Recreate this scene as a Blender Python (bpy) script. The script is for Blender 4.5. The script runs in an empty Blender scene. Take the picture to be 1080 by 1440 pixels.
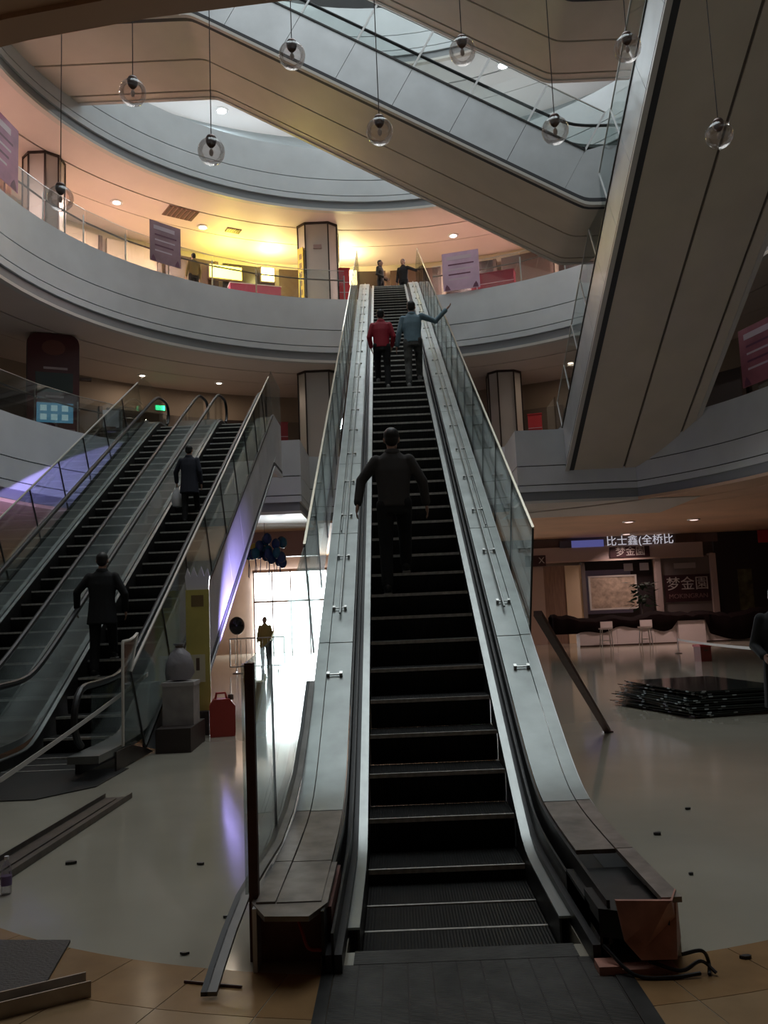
import bpy, math, random
from mathutils import Vector, Matrix
random.seed(7)
SC = bpy.context.scene
COL = SC.collection
T3 = math.tan(math.pi/6); C30 = math.cos(math.pi/6); S30 = 0.5

# ------------------------------------------------------------------ camera
def setup_camera():
    F = 1203.0
    yaw, pitch, roll = .0082, .1217, -.042
    cy, sy, cp, sp, cr, sr = math.cos(yaw), math.sin(yaw), math.cos(pitch), math.sin(pitch), math.cos(roll), math.sin(roll)
    fwd = Vector((-sy*cp, cy*cp, sp)); r0 = Vector((cy, sy, 0)); u0 = r0.cross(fwd)
    r = r0*cr + u0*sr; u = -r0*sr + u0*cr
    cam = bpy.data.cameras.new('camera'); o = bpy.data.objects.new('camera', cam); COL.objects.link(o)
    cam.sensor_fit = 'VERTICAL'; cam.sensor_height = 36.0; cam.lens = F/1440*36; cam.clip_end = 300; cam.clip_start = .05
    m = Matrix(((r.x, u.x, -fwd.x, -.2582), (r.y, u.y, -fwd.y, -4.3159), (r.z, u.z, -fwd.z, 1.5877), (0, 0, 0, 1)))
    o.matrix_world = m
    SC.camera = o
setup_camera()
# ------------------------------------------------------------------ world, lights, exposure
w = bpy.data.worlds.new('world'); SC.world = w; w.use_nodes = True
w.node_tree.nodes['Background'].inputs[0].default_value = (.80, .86, .95, 1)
w.node_tree.nodes['Background'].inputs[1].default_value = .10
SC.view_settings.view_transform = 'Standard'; SC.view_settings.look = 'None'
SC.view_settings.gamma = 1.0; SC.view_settings.use_curve_mapping = False
SC.view_settings.exposure = 0.25
try:
    SC.cycles.transparent_max_bounces = 32
    SC.cycles.max_bounces = 8
    SC.cycles.sample_clamp_indirect = 4.0
except Exception: pass

def area(name, loc, size, power, col, rot=(0, 0, 0), sy=None, spread=None):
    l = bpy.data.lights.new(name, 'AREA'); l.energy = power; l.color = col; l.size = size
    if sy: l.shape = 'RECTANGLE'; l.size_y = sy
    if spread: l.spread = spread
    o = bpy.data.objects.new(name, l); COL.objects.link(o); o.location = loc; o.rotation_euler = rot; return o
def point(name, loc, power, col, r=.12):
    l = bpy.data.lights.new(name, 'POINT'); l.energy = power; l.color = col; l.shadow_soft_size = r
    o = bpy.data.objects.new(name, l); COL.objects.link(o); o.location = loc; return o
# daylight that falls through the roof light over the void
area('skylight_daylight', (0, 13.0, 27.2), 13, 2050, (.90, .97, 1.0), sy=20)

# ------------------------------------------------------------------ materials
MATS = {}
def mat(name, col, rough=.5, metal=0., var=0., scale=4., bump=0., emit=None, estr=0., stretch=(1, 1, 1), spec=.5, col2=None, coat=0.):
    if name in MATS: return MATS[name]
    m = bpy.data.materials.new(name); m.use_nodes = True
    nt = m.node_tree; b = nt.nodes['Principled BSDF']
    b.inputs['Base Color'].default_value = (*col, 1); b.inputs['Roughness'].default_value = rough
    b.inputs['Metallic'].default_value = metal
    b.inputs['Specular IOR Level'].default_value = spec
    if coat: b.inputs['Coat Weight'].default_value = coat; b.inputs['Coat Roughness'].default_value = .05
    if var or bump:
        tc = nt.nodes.new('ShaderNodeTexCoord'); mp = nt.nodes.new('ShaderNodeMapping')
        mp.inputs['Scale'].default_value = stretch
        nt.links.new(tc.outputs['Object'], mp.inputs[0])
        n = nt.nodes.new('ShaderNodeTexNoise'); n.inputs['Scale'].default_value = scale; n.inputs['Detail'].default_value = 5
        nt.links.new(mp.outputs[0], n.inputs['Vector'])
        if var:
            r = nt.nodes.new('ShaderNodeValToRGB')
            c2 = col2 or tuple(min(1, c*(1+var)) for c in col); c1 = tuple(c*(1-var) for c in col)
            r.color_ramp.elements[0].position = .3; r.color_ramp.elements[1].position = .7
            r.color_ramp.elements[0].color = (*c1, 1); r.color_ramp.elements[1].color = (*c2, 1)
            nt.links.new(n.outputs['Fac'], r.inputs[0]); nt.links.new(r.outputs[0], b.inputs['Base Color'])
        if bump:
            bp = nt.nodes.new('ShaderNodeBump'); bp.inputs['Strength'].default_value = bump; bp.inputs['Distance'].default_value = .02
            nt.links.new(n.outputs['Fac'], bp.inputs['Height']); nt.links.new(bp.outputs[0], b.inputs['Normal'])
    if emit:
        b.inputs['Emission Color'].default_value = (*emit, 1); b.inputs['Emission Strength'].default_value = estr
    MATS[name] = m; return m

def glass_mat(name, tint=(.86, .90, .89), refl=.10, rough=.02, fk=.5):
    if name in MATS: return MATS[name]
    m = bpy.data.materials.new(name); m.use_nodes = True; nt = m.node_tree
    for n in list(nt.nodes): nt.nodes.remove(n)
    out = nt.nodes.new('ShaderNodeOutputMaterial'); mx = nt.nodes.new('ShaderNodeMixShader')
    t = nt.nodes.new('ShaderNodeBsdfTransparent'); t.inputs[0].default_value = (*tint, 1)
    g = nt.nodes.new('ShaderNodeBsdfGlossy'); g.inputs['Roughness'].default_value = rough
    g.inputs[0].default_value = (.9, .93, .93, 1)
    fr = nt.nodes.new('ShaderNodeFresnel'); fr.inputs['IOR'].default_value = 1.5
    ad = nt.nodes.new('ShaderNodeMath'); ad.operation = 'MULTIPLY_ADD'; ad.inputs[1].default_value = fk; ad.inputs[2].default_value = refl-.04; ad.use_clamp = True
    nt.links.new(fr.outputs[0], ad.inputs[0]); nt.links.new(ad.outputs[0], mx.inputs[0])
    nt.links.new(t.outputs[0], mx.inputs[1]); nt.links.new(g.outputs[0], mx.inputs[2]); nt.links.new(mx.outputs[0], out.inputs[0])
    MATS[name] = m; return m

def ribbed(name, col, rough, metal, axis, freq, depth=.4):
    if name in MATS: return MATS[name]
    m = mat(name, col, rough, metal, var=.25, scale=6); nt = m.node_tree; b = nt.nodes['Principled BSDF']
    tc = nt.nodes.new('ShaderNodeTexCoord'); wv = nt.nodes.new('ShaderNodeTexWave')
    wv.bands_direction = axis; wv.inputs['Scale'].default_value = freq
    nt.links.new(tc.outputs['Object'], wv.inputs['Vector'])
    bp = nt.nodes.new('ShaderNodeBump'); bp.inputs['Strength'].default_value = depth; bp.inputs['Distance'].default_value = .01
    nt.links.new(wv.outputs['Fac'], bp.inputs['Height']); nt.links.new(bp.outputs[0], b.inputs['Normal'])
    return m

M_WHITE = mat('fascia_white_paint', (.62, .65, .66), .45, var=.06, scale=1.2)
M_GROOVE = mat('shadow_joint_dark', (.05, .05, .055), .7)
M_BAND = mat('recessed_grey_band', (.24, .25, .26), .4)
M_LIP = mat('pale_edge_strip', (.60, .57, .52), .4)
M_SOFFIT = mat('beige_ceiling_paint', (.74, .63, .58), .6, var=.05, scale=.6)
M_SOFFITW = mat('white_ceiling_paint', (.78, .78, .78), .6)
M_SOFFIT2 = mat('tan_ceiling_paint', (.68, .57, .49), .6, var=.05, scale=.6)
M_TGROOVE = mat('brown_panel_joint', (.13, .105, .085), .7)
M_SOFFIT1 = mat('brown_ceiling_paint', (.68, .43, .28), .6, var=.10, scale=.6)
M_CARPET = mat('gallery_floor_stone', (.60, .52, .48), .3, var=.1, scale=2)
M_STEEL = mat('brushed_stainless', (.34, .36, .35), .38, .8, var=.10, scale=14, stretch=(1, .15, 1))
M_DECK = mat('worn_stainless_deck', (.34, .37, .36), .42, .55, var=.16, scale=3.5)
M_DECKD = mat('dusty_deck_end', (.22, .19, .165), .5, .5, var=.3, scale=8)
M_CLAD = mat('stainless_cladding', (.58, .60, .61), .46, .45, var=.08, scale=1.5)
M_BLACK = mat('black_rubber', (.012, .012, .013), .45)
M_DARKM = mat('dark_oily_metal', (.035, .034, .032), .45, .6, var=.3, scale=9)
M_TRUSS = mat('beige_soffit_panel', (.66, .58, .47), .45, .0, var=.06, scale=.9)
M_STEP = ribbed('step_cleats', (.016, .016, .015), .5, .4, 'X', 18, .5)
M_NOSE = mat('worn_step_edge', (.50, .49, .45), .5, .3, var=.25, scale=20)
M_PLATE = ribbed('ribbed_landing_plate', (.10, .098, .092), .42, .8, 'Y', 22, .8)
M_GLASS = glass_mat('clear_safety_glass', (.88, .90, .895), .055, .02, .28)
M_GLASSD = glass_mat('dusty_safety_glass', (.78, .82, .81), .09, .03, .4)
M_GASK = mat('dark_gasket', (.03, .032, .033), .5)
M_POST = mat('satin_steel_post', (.55, .55, .53), .3, 1.)
M_WPOST = mat('white_metal_post', (.85, .86, .86), .35)
M_BROWN = mat('rust_brown_paint', (.085, .035, .026), .5, var=.25, scale=12)

# ------------------------------------------------------------------ mesh helpers
class MB:
    def __init__(s): s.v = []; s.f = []; s.m = []
    def add(s, v, f, mi=0):
        o = len(s.v); s.v += [tuple(p) for p in v]
        for q in f: s.f.append(tuple(o+i for i in q)); s.m.append(mi)
        return s
    def hexa(s, p, mi=0):
        return s.add(p, [(0, 3, 2, 1), (4, 5, 6, 7), (0, 1, 5, 4), (1, 2, 6, 5), (2, 3, 7, 6), (3, 0, 4, 7)], mi)
    def box(s, x0, x1, y0, y1, z0, z1, mi=0):
        return s.hexa([(x0, y0, z0), (x1, y0, z0), (x1, y1, z0), (x0, y1, z0), (x0, y0, z1), (x1, y0, z1), (x1, y1, z1), (x0, y1, z1)], mi)
    def cbox(s, c, d, rz=0, mi=0, tilt=0):
        R = Matrix.Rotation(rz, 3, 'Z') @ Matrix.Rotation(tilt, 3, 'X')
        p = []
        for z in (-1, 1):
            for x, y in ((-1, -1), (1, -1), (1, 1), (-1, 1)):
                p.append(Vector(c) + R @ Vector((x*d[0]/2, y*d[1]/2, z*d[2]/2)))
        return s.hexa(p, mi)
    def bar(s, a, b, wd, th, up=(0, 0, 1), mi=0):
        a, b = Vector(a), Vector(b); d = (b-a).normalized(); sd = d.cross(Vector(up))
        if sd.length < 1e-4: sd = d.cross(Vector((1, 0, 0)))
        sd.normalize(); n = sd.cross(d)
        p = []
        for q in (a, b):
            for i, j in ((-1, -1), (1, -1), (1, 1), (-1, 1)): p.append(q + sd*i*wd/2 + n*j*th/2)
        return s.hexa(p, mi)
    def tube(s, pts, rad, n=8, mi=0, caps=True):
        pts = [Vector(p) for p in pts]
        if not isinstance(rad, (list, tuple)): rad = [rad]*len(pts)
        d0 = (pts[1]-pts[0]).normalized(); a = Vector((0, 0, 1)) if abs(d0.z) < .9 else Vector((1, 0, 0))
        nrm = d0.cross(a).normalized(); V = []; Fc = []
        for i, p in enumerate(pts):
            if i == 0: d = pts[1]-pts[0]
            elif i == len(pts)-1: d = pts[-1]-pts[-2]
            else: d = pts[i+1]-pts[i-1]
            d.normalize(); nrm = (nrm - d*nrm.dot(d)).normalized(); bn = d.cross(nrm)
            for k in range(n):
                t = 2*math.pi*k/n; V.append(p + (nrm*math.cos(t)+bn*math.sin(t))*rad[i])
        for i in range(len(pts)-1):
            for k in range(n):
                k2 = (k+1) % n; Fc.append((i*n+k, i*n+k2, (i+1)*n+k2, (i+1)*n+k))
        if caps: Fc.append(tuple(range(n-1, -1, -1))); Fc.append(tuple((len(pts)-1)*n+k for k in range(n)))
        return s.add(V, Fc, mi)
    def lathe(s, prof, n=16, c=(0, 0, 0), mi=0):
        V = []; Fc = []
        for r, z in prof:
            for k in range(n):
                t = 2*math.pi*k/n; V.append((c[0]+r*math.cos(t), c[1]+r*math.sin(t), c[2]+z))
        for i in range(len(prof)-1):
            for k in range(n):
                k2 = (k+1) % n; Fc.append((i*n+k, i*n+k2, (i+1)*n+k2, (i+1)*n+k))
        Fc.append(tuple(range(n-1, -1, -1))); Fc.append(tuple((len(prof)-1)*n+k for k in range(n)))
        return s.add(V, Fc, mi)
    def ell(s, c, r, nu=12, nv=8, R=None, mi=0):
        V = []; Fc = []; c = Vector(c)
        for j in range(1, nv):
            ph = math.pi*j/nv
            for i in range(nu):
                t = 2*math.pi*i/nu; p = Vector((r[0]*math.sin(ph)*math.cos(t), r[1]*math.sin(ph)*math.sin(t), r[2]*math.cos(ph)))
                V.append(c + (R @ p if R else p))
        top = Vector((0, 0, r[2])); V.append(c+(R @ top if R else top)); V.append(c-(R @ top if R else top))
        for j in range(nv-2):
            for i in range(nu):
                i2 = (i+1) % nu; Fc.append((j*nu+i, (j+1)*nu+i, (j+1)*nu+i2, j*nu+i2))
        T = (nv-1)*nu
        for i in range(nu):
            i2 = (i+1) % nu; Fc.append((T, i, i2)); Fc.append((T+1, (nv-2)*nu+i2, (nv-2)*nu+i))
        return s.add(V, Fc, mi)
    def prism(s, poly, fn, a, b, mi=0):
        """poly: list of 2d points, fn(p,t)->3d, extruded from t=a to t=b"""
        n = len(poly); V = [fn(p, a) for p in poly]+[fn(p, b) for p in poly]
        Fc = [tuple(range(n)), tuple(range(2*n-1, n-1, -1))]
        for i in range(n):
            j = (i+1) % n; Fc.append((i, i+n, j+n, j))
        return s.add(V, Fc, mi)
    def sweep(s, us, w0, w1, zt, zb, mi=0):
        """rectangular section strip along local y, x from w0 to w1, z between zb(u) and zt(u)"""
        V = []; Fc = []
        for u in us: V += [(w0, u, zb(u)), (w1, u, zb(u)), (w1, u, zt(u)), (w0, u, zt(u))]
        for i in range(len(us)-1):
            for k in range(4):
                k2 = (k+1) % 4; Fc.append((4*i+k, 4*i+k2, 4*i+4+k2, 4*i+4+k))
        Fc.append((3, 2, 1, 0)); e = 4*(len(us)-1); Fc.append((e, e+1, e+2, e+3))
        return s.add(V, Fc, mi)
    def mesh(s, name, mats):
        me = bpy.data.meshes.new(name); me.from_pydata(s.v, [], s.f)
        for m in (mats if isinstance(mats, (list, tuple)) else [mats]): me.materials.append(m)
        if any(s.m): me.polygons.foreach_set('material_index', s.m)
        me.validate(); me.update()
        bm = __import__('bmesh').new(); bm.from_mesh(me)
        __import__('bmesh').ops.recalc_face_normals(bm, faces=bm.faces); bm.to_mesh(me); bm.free()
        return me

def smooth(o, ang=40):
    me = o.data
    me.polygons.foreach_set('use_smooth', [True]*len(me.polygons))
    try: me.set_sharp_from_angle(angle=math.radians(ang))
    except Exception: pass
    return o
def obj(name, mb, mats, parent=None, sm=False):
    o = bpy.data.objects.new(name, mb.mesh(name, mats)); COL.objects.link(o)
    if parent: o.parent = parent
    if sm: smooth(o)
    return o
def inst(name, me, parent, loc=(0, 0, 0), rot=(0, 0, 0), scale=(1, 1, 1)):
    o = bpy.data.objects.new(name, me); COL.objects.link(o); o.parent = parent; o.location = loc; o.rotation_euler = rot; o.scale = scale; return o
def tag(o, label, cat, group=None, kind=None):
    o['label'] = label; o['category'] = cat
    if group: o['group'] = group
    if kind: o['kind'] = kind
    return o
def thing(name, label, cat, loc=(0, 0, 0), rz=0, group=None, kind=None):
    o = bpy.data.objects.new(name, None); COL.objects.link(o); o.location = loc; o.rotation_euler = (0, 0, rz); o.empty_display_size = .1
    return tag(o, label, cat, group, kind)

# ------------------------------------------------------------------ the setting: floor
PIT = (-.56, .56, 0.0, 2.6)
def build_floor():
    b = MB(); x0, x1, y0, y1 = PIT
    b.box(-26, x0, -9, 42, -.3, 0); b.box(x1, 26, -9, 42, -.3, 0); b.box(x0, x1, -9, y0, -.3, 0); b.box(x0, x1, y1, 42, -.3, 0)
    m = mat('polished_cream_marble', (.37, .345, .28), .10, 0, var=.10, scale=.7, spec=.6)
    f = tag(obj('floor', b, m), 'polished cream stone floor of the mall ground level', 'floor', kind='structure')
    # tan stone rings in front of the escalator
    def ring(name, r0, r1, mm, a0=-165, a1=-15, n=26):
        for i in range(n):
            b = MB(); t0 = math.radians(a0+(a1-a0)*i/n)+.0006; t1 = math.radians(a0+(a1-a0)*(i+1)/n)-.0006
            ts = [t0, (t0+t1)/2, t1]
            poly = [(r0*math.cos(t), 3.75+r0*math.sin(t)) for t in ts]+[(r1*math.cos(t), 3.75+r1*math.sin(t)) for t in reversed(ts)]
            if min(p[1] for p in poly) > 2.4: continue
            b.prism(poly, lambda p, t: (p[0], p[1], t), 0, .003)
            obj(name, b, mm, f)
    tan = mat('tan_border_stone', (.30, .18, .085), .16, var=.18, scale=3)
    tan2 = mat('pale_tan_border_stone', (.33, .22, .12), .16, var=.15, scale=3)
    ring('border_tile', 4.06, 4.48, tan); ring('border_tile', 4.485, 5.1, tan2); ring('border_tile', 5.105, 6.6, tan)
    p = MB(); p.box(x0, x1, y0, y1, -.42, -.30)
    obj('escalator_pit', p, M_DARKM, f)
build_floor()

# ------------------------------------------------------------------ galleries around the oval void
YB, YF = 15.0, 9.95
def stad(r, n=44):
    pts = []
    for i in range(n+1):
        t = math.pi*i/n; pts.append((r*math.cos(t), YB+r*math.sin(t)))
    for i in range(n+1):
        t = math.pi+math.pi*i/n; pts.append((r*math.cos(t), YF+r*math.sin(t)))
    return pts
def ring_mb(r0, r1, z0, z1, n=44):
    A, B = stad(r0, n), stad(r1, n); N = len(A); V = []; Fc = []
    for i in range(N): V += [(*A[i], z0), (*B[i], z0), (*B[i], z1), (*A[i], z1)]
    for i in range(N):
        j = (i+1) % N
        for k in range(4):
            k2 = (k+1) % 4; Fc.append((4*i+k, 4*i+k2, 4*j+k2, 4*j+k))
    return MB().add(V, Fc)
RIM = 9.88
def gallery(zf, R, rout, label, soff, lip=None):
    g = thing('gallery_slab', label, 'gallery', kind='structure')
    zt = zf+.06
    for z1, z0 in ((zt, zf-1.06), (zf-1.09, zf-1.66), (zf-1.69, zf-1.88)):
        obj('fascia_panel', ring_mb(R, R+.3, z0, z1), M_WHITE, g, True)
    obj('fascia_joint', ring_mb(R+.05, R+.3, zf-1.7, zf-1.0), M_GROOVE, g)
    obj('edge_band', ring_mb(R+.07, R+.4, zf-2.16, zf-1.88), M_BAND, g, True)
    obj('edge_lip', ring_mb(R+.02, R+.2, zf-2.25, zf-2.16), lip or M_LIP, g, True)
    obj('deck', ring_mb(R+.3, rout, zf-.25, zf), M_CARPET, g)
    zc = zf-2.22
    obj('soffit_ring', ring_mb(R+.2, R+1.55, zc, zc+.1), soff, g, True)
    obj('soffit_joint', ring_mb(R+1.5, R+1.75, zc+.05, zc+.12), M_GROOVE, g)
    obj('soffit_ring', ring_mb(R+1.62, R+3.0, zc, zc+.1), soff, g, True)
    obj('soffit_joint', ring_mb(R+2.95, R+3.1, zc+.03, zc+.12), M_GROOVE, g)
    obj('soffit', ring_mb(R+3.04, rout, zc, zc+.1), soff, g, True)
    return g
Z2, Z3, Z4, Z5 = 7.1, 12.7, 18.3, 23.9
g2 = gallery(Z2, 10.1, 25.5, 'white curved edge and brown underside of the lowest gallery', M_SOFFIT1, M_SOFFIT1)
g3 = gallery(Z3, RIM, 16, 'white curved gallery edge where the long escalator arrives', M_SOFFIT2)
g4 = gallery(Z4, RIM, 16, 'curved gallery edge behind the crossing escalators', M_SOFFIT)
g5 = gallery(Z5, RIM, 16, 'topmost gallery slab below the roof light', M_SOFFITW)
def fascia_block(g, x0, x1, y0, y1, zf):
    for z1, z0 in ((zf+.06, zf-1.06), (zf-1.09, zf-1.66), (zf-1.69, zf-1.88)):
        obj('fascia_panel', MB().box(x0, x1, y0, y1, z0, z1), M_WHITE, g)
    obj('fascia_joint', MB().box(x0+.05, x1-.05, y0+.05, y1-.05, zf-1.75, zf-1.0), M_GROOVE, g)
    obj('edge_band', MB().box(x0+.07, x1-.07, y0+.07, y1, zf-2.16, zf-1.88), M_BAND, g)
    obj('edge_lip', MB().box(x0+.02, x1-.02, y0+.02, y1, zf-2.25, zf-2.16), M_LIP, g)
fascia_block(g2, -7.4, -3.0, 21.8, 26, Z2)
fascia_block(g2, 3.7, 9.3, 21.9, 26, Z2)
# roof light far above the void: ribs and panes
rl = thing('roof_light', 'glazed roof light high above the void', 'skylight', kind='structure')
for i in range(-3, 4):
    obj('roof_rib', MB().box(i*3.4-.1, i*3.4+.1, .5, 25.5, 29.2, 29.5), M_WPOST, rl)
for i in range(-3, 3):
    for j in range(4):
        obj('roof_pane', MB().box(i*3.4+.1, i*3.4+3.3, .5+j*6.25, .5+j*6.25+6.15, 29.5, 29.53), mat('frosted_roof_pane', (.8, .85, .9), .5), rl)
obj('roof_deck', ring_mb(RIM, 26, 29.2, 29.5), M_WHITE, rl)

# gallery back walls
def wall_ring(name, r, z0, z1, m, label):
    return tag(obj(name, ring_mb(r, r+.3, z0, z1), m, None, True), label, 'wall', kind='structure')
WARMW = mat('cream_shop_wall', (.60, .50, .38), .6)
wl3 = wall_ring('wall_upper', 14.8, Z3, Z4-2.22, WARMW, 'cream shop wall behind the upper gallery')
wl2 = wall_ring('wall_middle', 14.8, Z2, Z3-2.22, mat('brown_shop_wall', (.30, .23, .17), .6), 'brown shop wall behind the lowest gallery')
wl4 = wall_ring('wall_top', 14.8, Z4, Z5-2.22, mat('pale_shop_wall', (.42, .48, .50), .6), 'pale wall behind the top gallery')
DKGL = mat('dark_shop_glazing', (.025, .015, .012), .3)
DKFR = mat('dark_brown_frame', (.10, .06, .045), .5)
def shopfronts(w, zf, h, cols, lim=99):
    n = 20
    for i in range(1, n-1):
        t0 = math.pi*(i+.06)/n; t1 = math.pi*(i+.94)/n; r = 14.62
        p0, p1 = (r*math.cos(t0), YB+r*math.sin(t0)), (r*math.cos(t1), YB+r*math.sin(t1))
        ang = math.atan2(p1[1]-p0[1], p1[0]-p0[0]); L = math.dist(p0, p1); c = ((p0[0]+p1[0])/2, (p0[1]+p1[1])/2)
        obj('shop_front', MB().cbox((c[0], c[1], zf+h/2), (L, .12, h), ang), cols[i % len(cols)] if i < lim else WARMW, w)
        obj('mullion', MB().cbox((p0[0], p0[1], zf+h/2), (.14, .22, h), ang), DKFR, w)
shopfronts(wl3, Z3, 3.05, [DKGL, mat('brown_shop_panel', (.06, .032, .02), .5)], 14)
shopfronts(wl2, Z2, 2.3, [DKGL, mat('dim_shop_panel', (.13, .10, .08), .5)])
# outer ground floor walls
def wallbox(name, x0, x1, y0, y1, m, label):
    return tag(obj(name, MB().box(x0, x1, y0, y1, 0, 4.9), m), label, 'wall', kind='structure')
GW = mat('ground_floor_wall', (.34, .27, .23), .6, var=.1, scale=1)
wallbox('wall_back', -25, 25, 40.2, 40.5, GW, 'dim brown wall at the far end of the ground floor')
wallbox('wall_left', -25.3, -25, -9, 40.5, GW, 'left outer wall of the ground floor')
wallbox('wall_right', 25, 25.3, -9, 40.5, GW, 'right outer wall of the ground floor')
wallbox('wall_front', -25.3, 25.3, -9.3, -9, GW, 'wall behind the viewer')

cb_ = MB(); cb_.box(-26, 26, 27, 41, 4.90, 5.0); cb_.box(-26, -12.5, -9.5, 27, 4.90, 5.0); cb_.box(12.5, 26, -9.5, 27, 4.90, 5.0); cb_.box(-12.5, 12.5, -9.5, -1.5, 4.90, 5.0)
tag(obj('ceiling', cb_, M_SOFFIT1), 'brown ceiling over the outer parts of the ground floor', 'ceiling', kind='structure')
# glass balustrades on the rims
def balustrade(zf, R, label, skip, y_min=7.0, hgt=1.08):
    g = thing('glass_balustrade', label, 'balustrade')
    step = 1.5; P = []
    pts = stad(R+.1, 120)
    ln = 0; acc = [pts[0]]
    for a, c in zip(pts, pts[1:]):
        d = math.dist(a, c); 
        if d == 0: continue
        ln += d
        if ln >= step: acc.append(c); ln = 0
    rail = []
    for a, c in zip(acc, acc[1:]):
        mx, my = (a[0]+c[0])/2, (a[1]+c[1])/2
        if my < y_min or skip(mx, my): rail.append(None); continue
        rail += [a, c]
        ang = math.atan2(c[1]-a[1], c[0]-a[0]); L = math.dist(a, c)
        obj('glass_panel', MB().cbox((mx, my, zf+.06+hgt/2), (L-.03, .014, hgt), ang), M_GLASS, g)
        nx, ny = math.cos(ang+math.pi/2), math.sin(ang+math.pi/2)
        if (my-12.5)*ny+mx*nx < 0: nx, ny = -nx, -ny
        p = MB(); p.cbox((a[0]+nx*.06, a[1]+ny*.06, zf+.5), (.045, .02, 1.0), ang); p.cbox((a[0]+nx*.03, a[1]+ny*.03, zf+.75), (.03, .09, .03), ang)
        obj('post', p, M_POST, g)
        h = MB(); h.tube([(a[0]+nx*.12, a[1]+ny*.12, zf+.84), (c[0]+nx*.12, c[1]+ny*.12, zf+.84)], .028, 8)
        obj('handrail', h, mat('dark_bronze_rail', (.12, .10, .085), .35, .8), g, True)
        e = MB(); e.cbox((mx, my, zf+.06+hgt+.008), (L, .02, .016), ang); obj('top_cap', e, M_POST, g)
    return g
balustrade(Z3, RIM, 'curved glass balustrade with dark handrail where the long escalator arrives', lambda x, y: abs(x) < 1.7 and y > 20)
balustrade(Z2, 10.1, 'curved glass balustrade on the lowest gallery beside the red kiosk', lambda x, y: y > 18.5 and -7.6 < x < 9.4, y_min=9)

# columns
def column(zf, zt, cx, cy, s, label, m, strip=True):
    g = thing('column', label, 'column', (cx, cy, zf), kind='structure')
    h = zt-zf; c = .30
    P = [(-s+c, -s), (s-c, -s), (s, -s+c), (s, s-c), (s-c, s), (-s+c, s), (-s, s-c), (-s, -s+c)]
    obj('shaft', MB().prism(P, lambda p, t: (p[0], p[1], t), 0, h), m, g)
    dk = mat('dark_bronze_strip', (.05, .035, .03), .4, .5)
    for x, y in P:
        obj('edge_strip', MB().cbox((x*1.005, y*1.005, h/2), (.05, .05, h)), dk, g)
    obj('capital', MB().prism([(x*1.05, y*1.05) for x, y in P], lambda p, t: (p[0], p[1], t), h-.08, h), dk, g)
    return g
CLM = mat('pale_column_panel', (.52, .47, .42), .35, .1, var=.05, scale=1)
column(Z3, Z4-2.22, -2.55, 26.3, .72, 'pale chamfered column with dark edges and yellow strip banner', CLM)
column(Z2, Z3-2.22, -2.7, 26.3, .72, 'pale chamfered column on the lowest gallery beside the escalator', CLM)
column(Z2, Z3-2.22, 4.2, 27.2, .6, 'chamfered column on the lowest gallery right of the long escalator', CLM)
column(Z3, Z4-2.22, -10.55, 20.6, .55, 'dark edged column at the left of the upper gallery', CLM)

# ------------------------------------------------------------------ escalators
def smax(a, b, k): return .5*(a+b+math.sqrt((a-b)**2+k*k))
def smin(a, b, k): return .5*(a+b-math.sqrt((a-b)**2+k*k))
U0 = 1.446
class Prof:
    def __init__(s, H): s.H = H; s.ut = U0+H/T3
    def z(s, off, lo=None, hi=None, k=.12):
        lo = off if lo is None else lo; hi = s.H+off if hi is None else hi
        return lambda u: smin(smax(lo, (u-U0)*T3+off, k), hi, k)
    def us(s, a, b, fine=.16):
        out = []; u = a
        while u < b:
            out.append(u); near = abs(u-U0) < 1.7 or abs(u-s.ut) < 1.7
            u += fine if near else 1.4
        out.append(b); return out
    def Q(s, sl, h):  # along the slope / square to it
        return (U0+sl*C30-h*S30, sl*S30+h*C30)
STEP_ME = None
def step_mesh(wd=1.0):
    b = MB(); h = wd/2
    b.box(-h, h, .012, .40, -.03, 0, 0)
    prof = [(.0, -.025), (.004, -.10), (.015, -.17), (.04, -.235)]
    V = []; Fc = []
    for y, z in prof: V += [(-h, y, z), (h, y, z), (h, y+.02, z), (-h, y+.02, z)]
    for i in range(3): Fc.append((4*i, 4*i+1, 4*i+5, 4*i+4)); Fc.append((4*i+3, 4*i+2, 4*i+6, 4*i+7))
    b.add(V, Fc, 0)
    b.box(-h, h, -.004, .016, -.028, .002, 1)
    return b.mesh('step', [M_STEP, M_NOSE])
STEP_ME = step_mesh()
def steps(p, par, xc, phase, u1=None, lo=0.):
    f = p.z(0, lo=lo, k=.07); u = phase; u1 = u1 or p.ut+1.1
    while u < u1:
        inst('step', STEP_ME, par, (xc, u, f(u))); u += .4

def tape_rect(p, par, name, us, w0, w1, zt, zb, m, sm=True):
    return obj(name, MB().sweep(us, w0, w1, zt, zb), m, par, sm)

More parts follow.
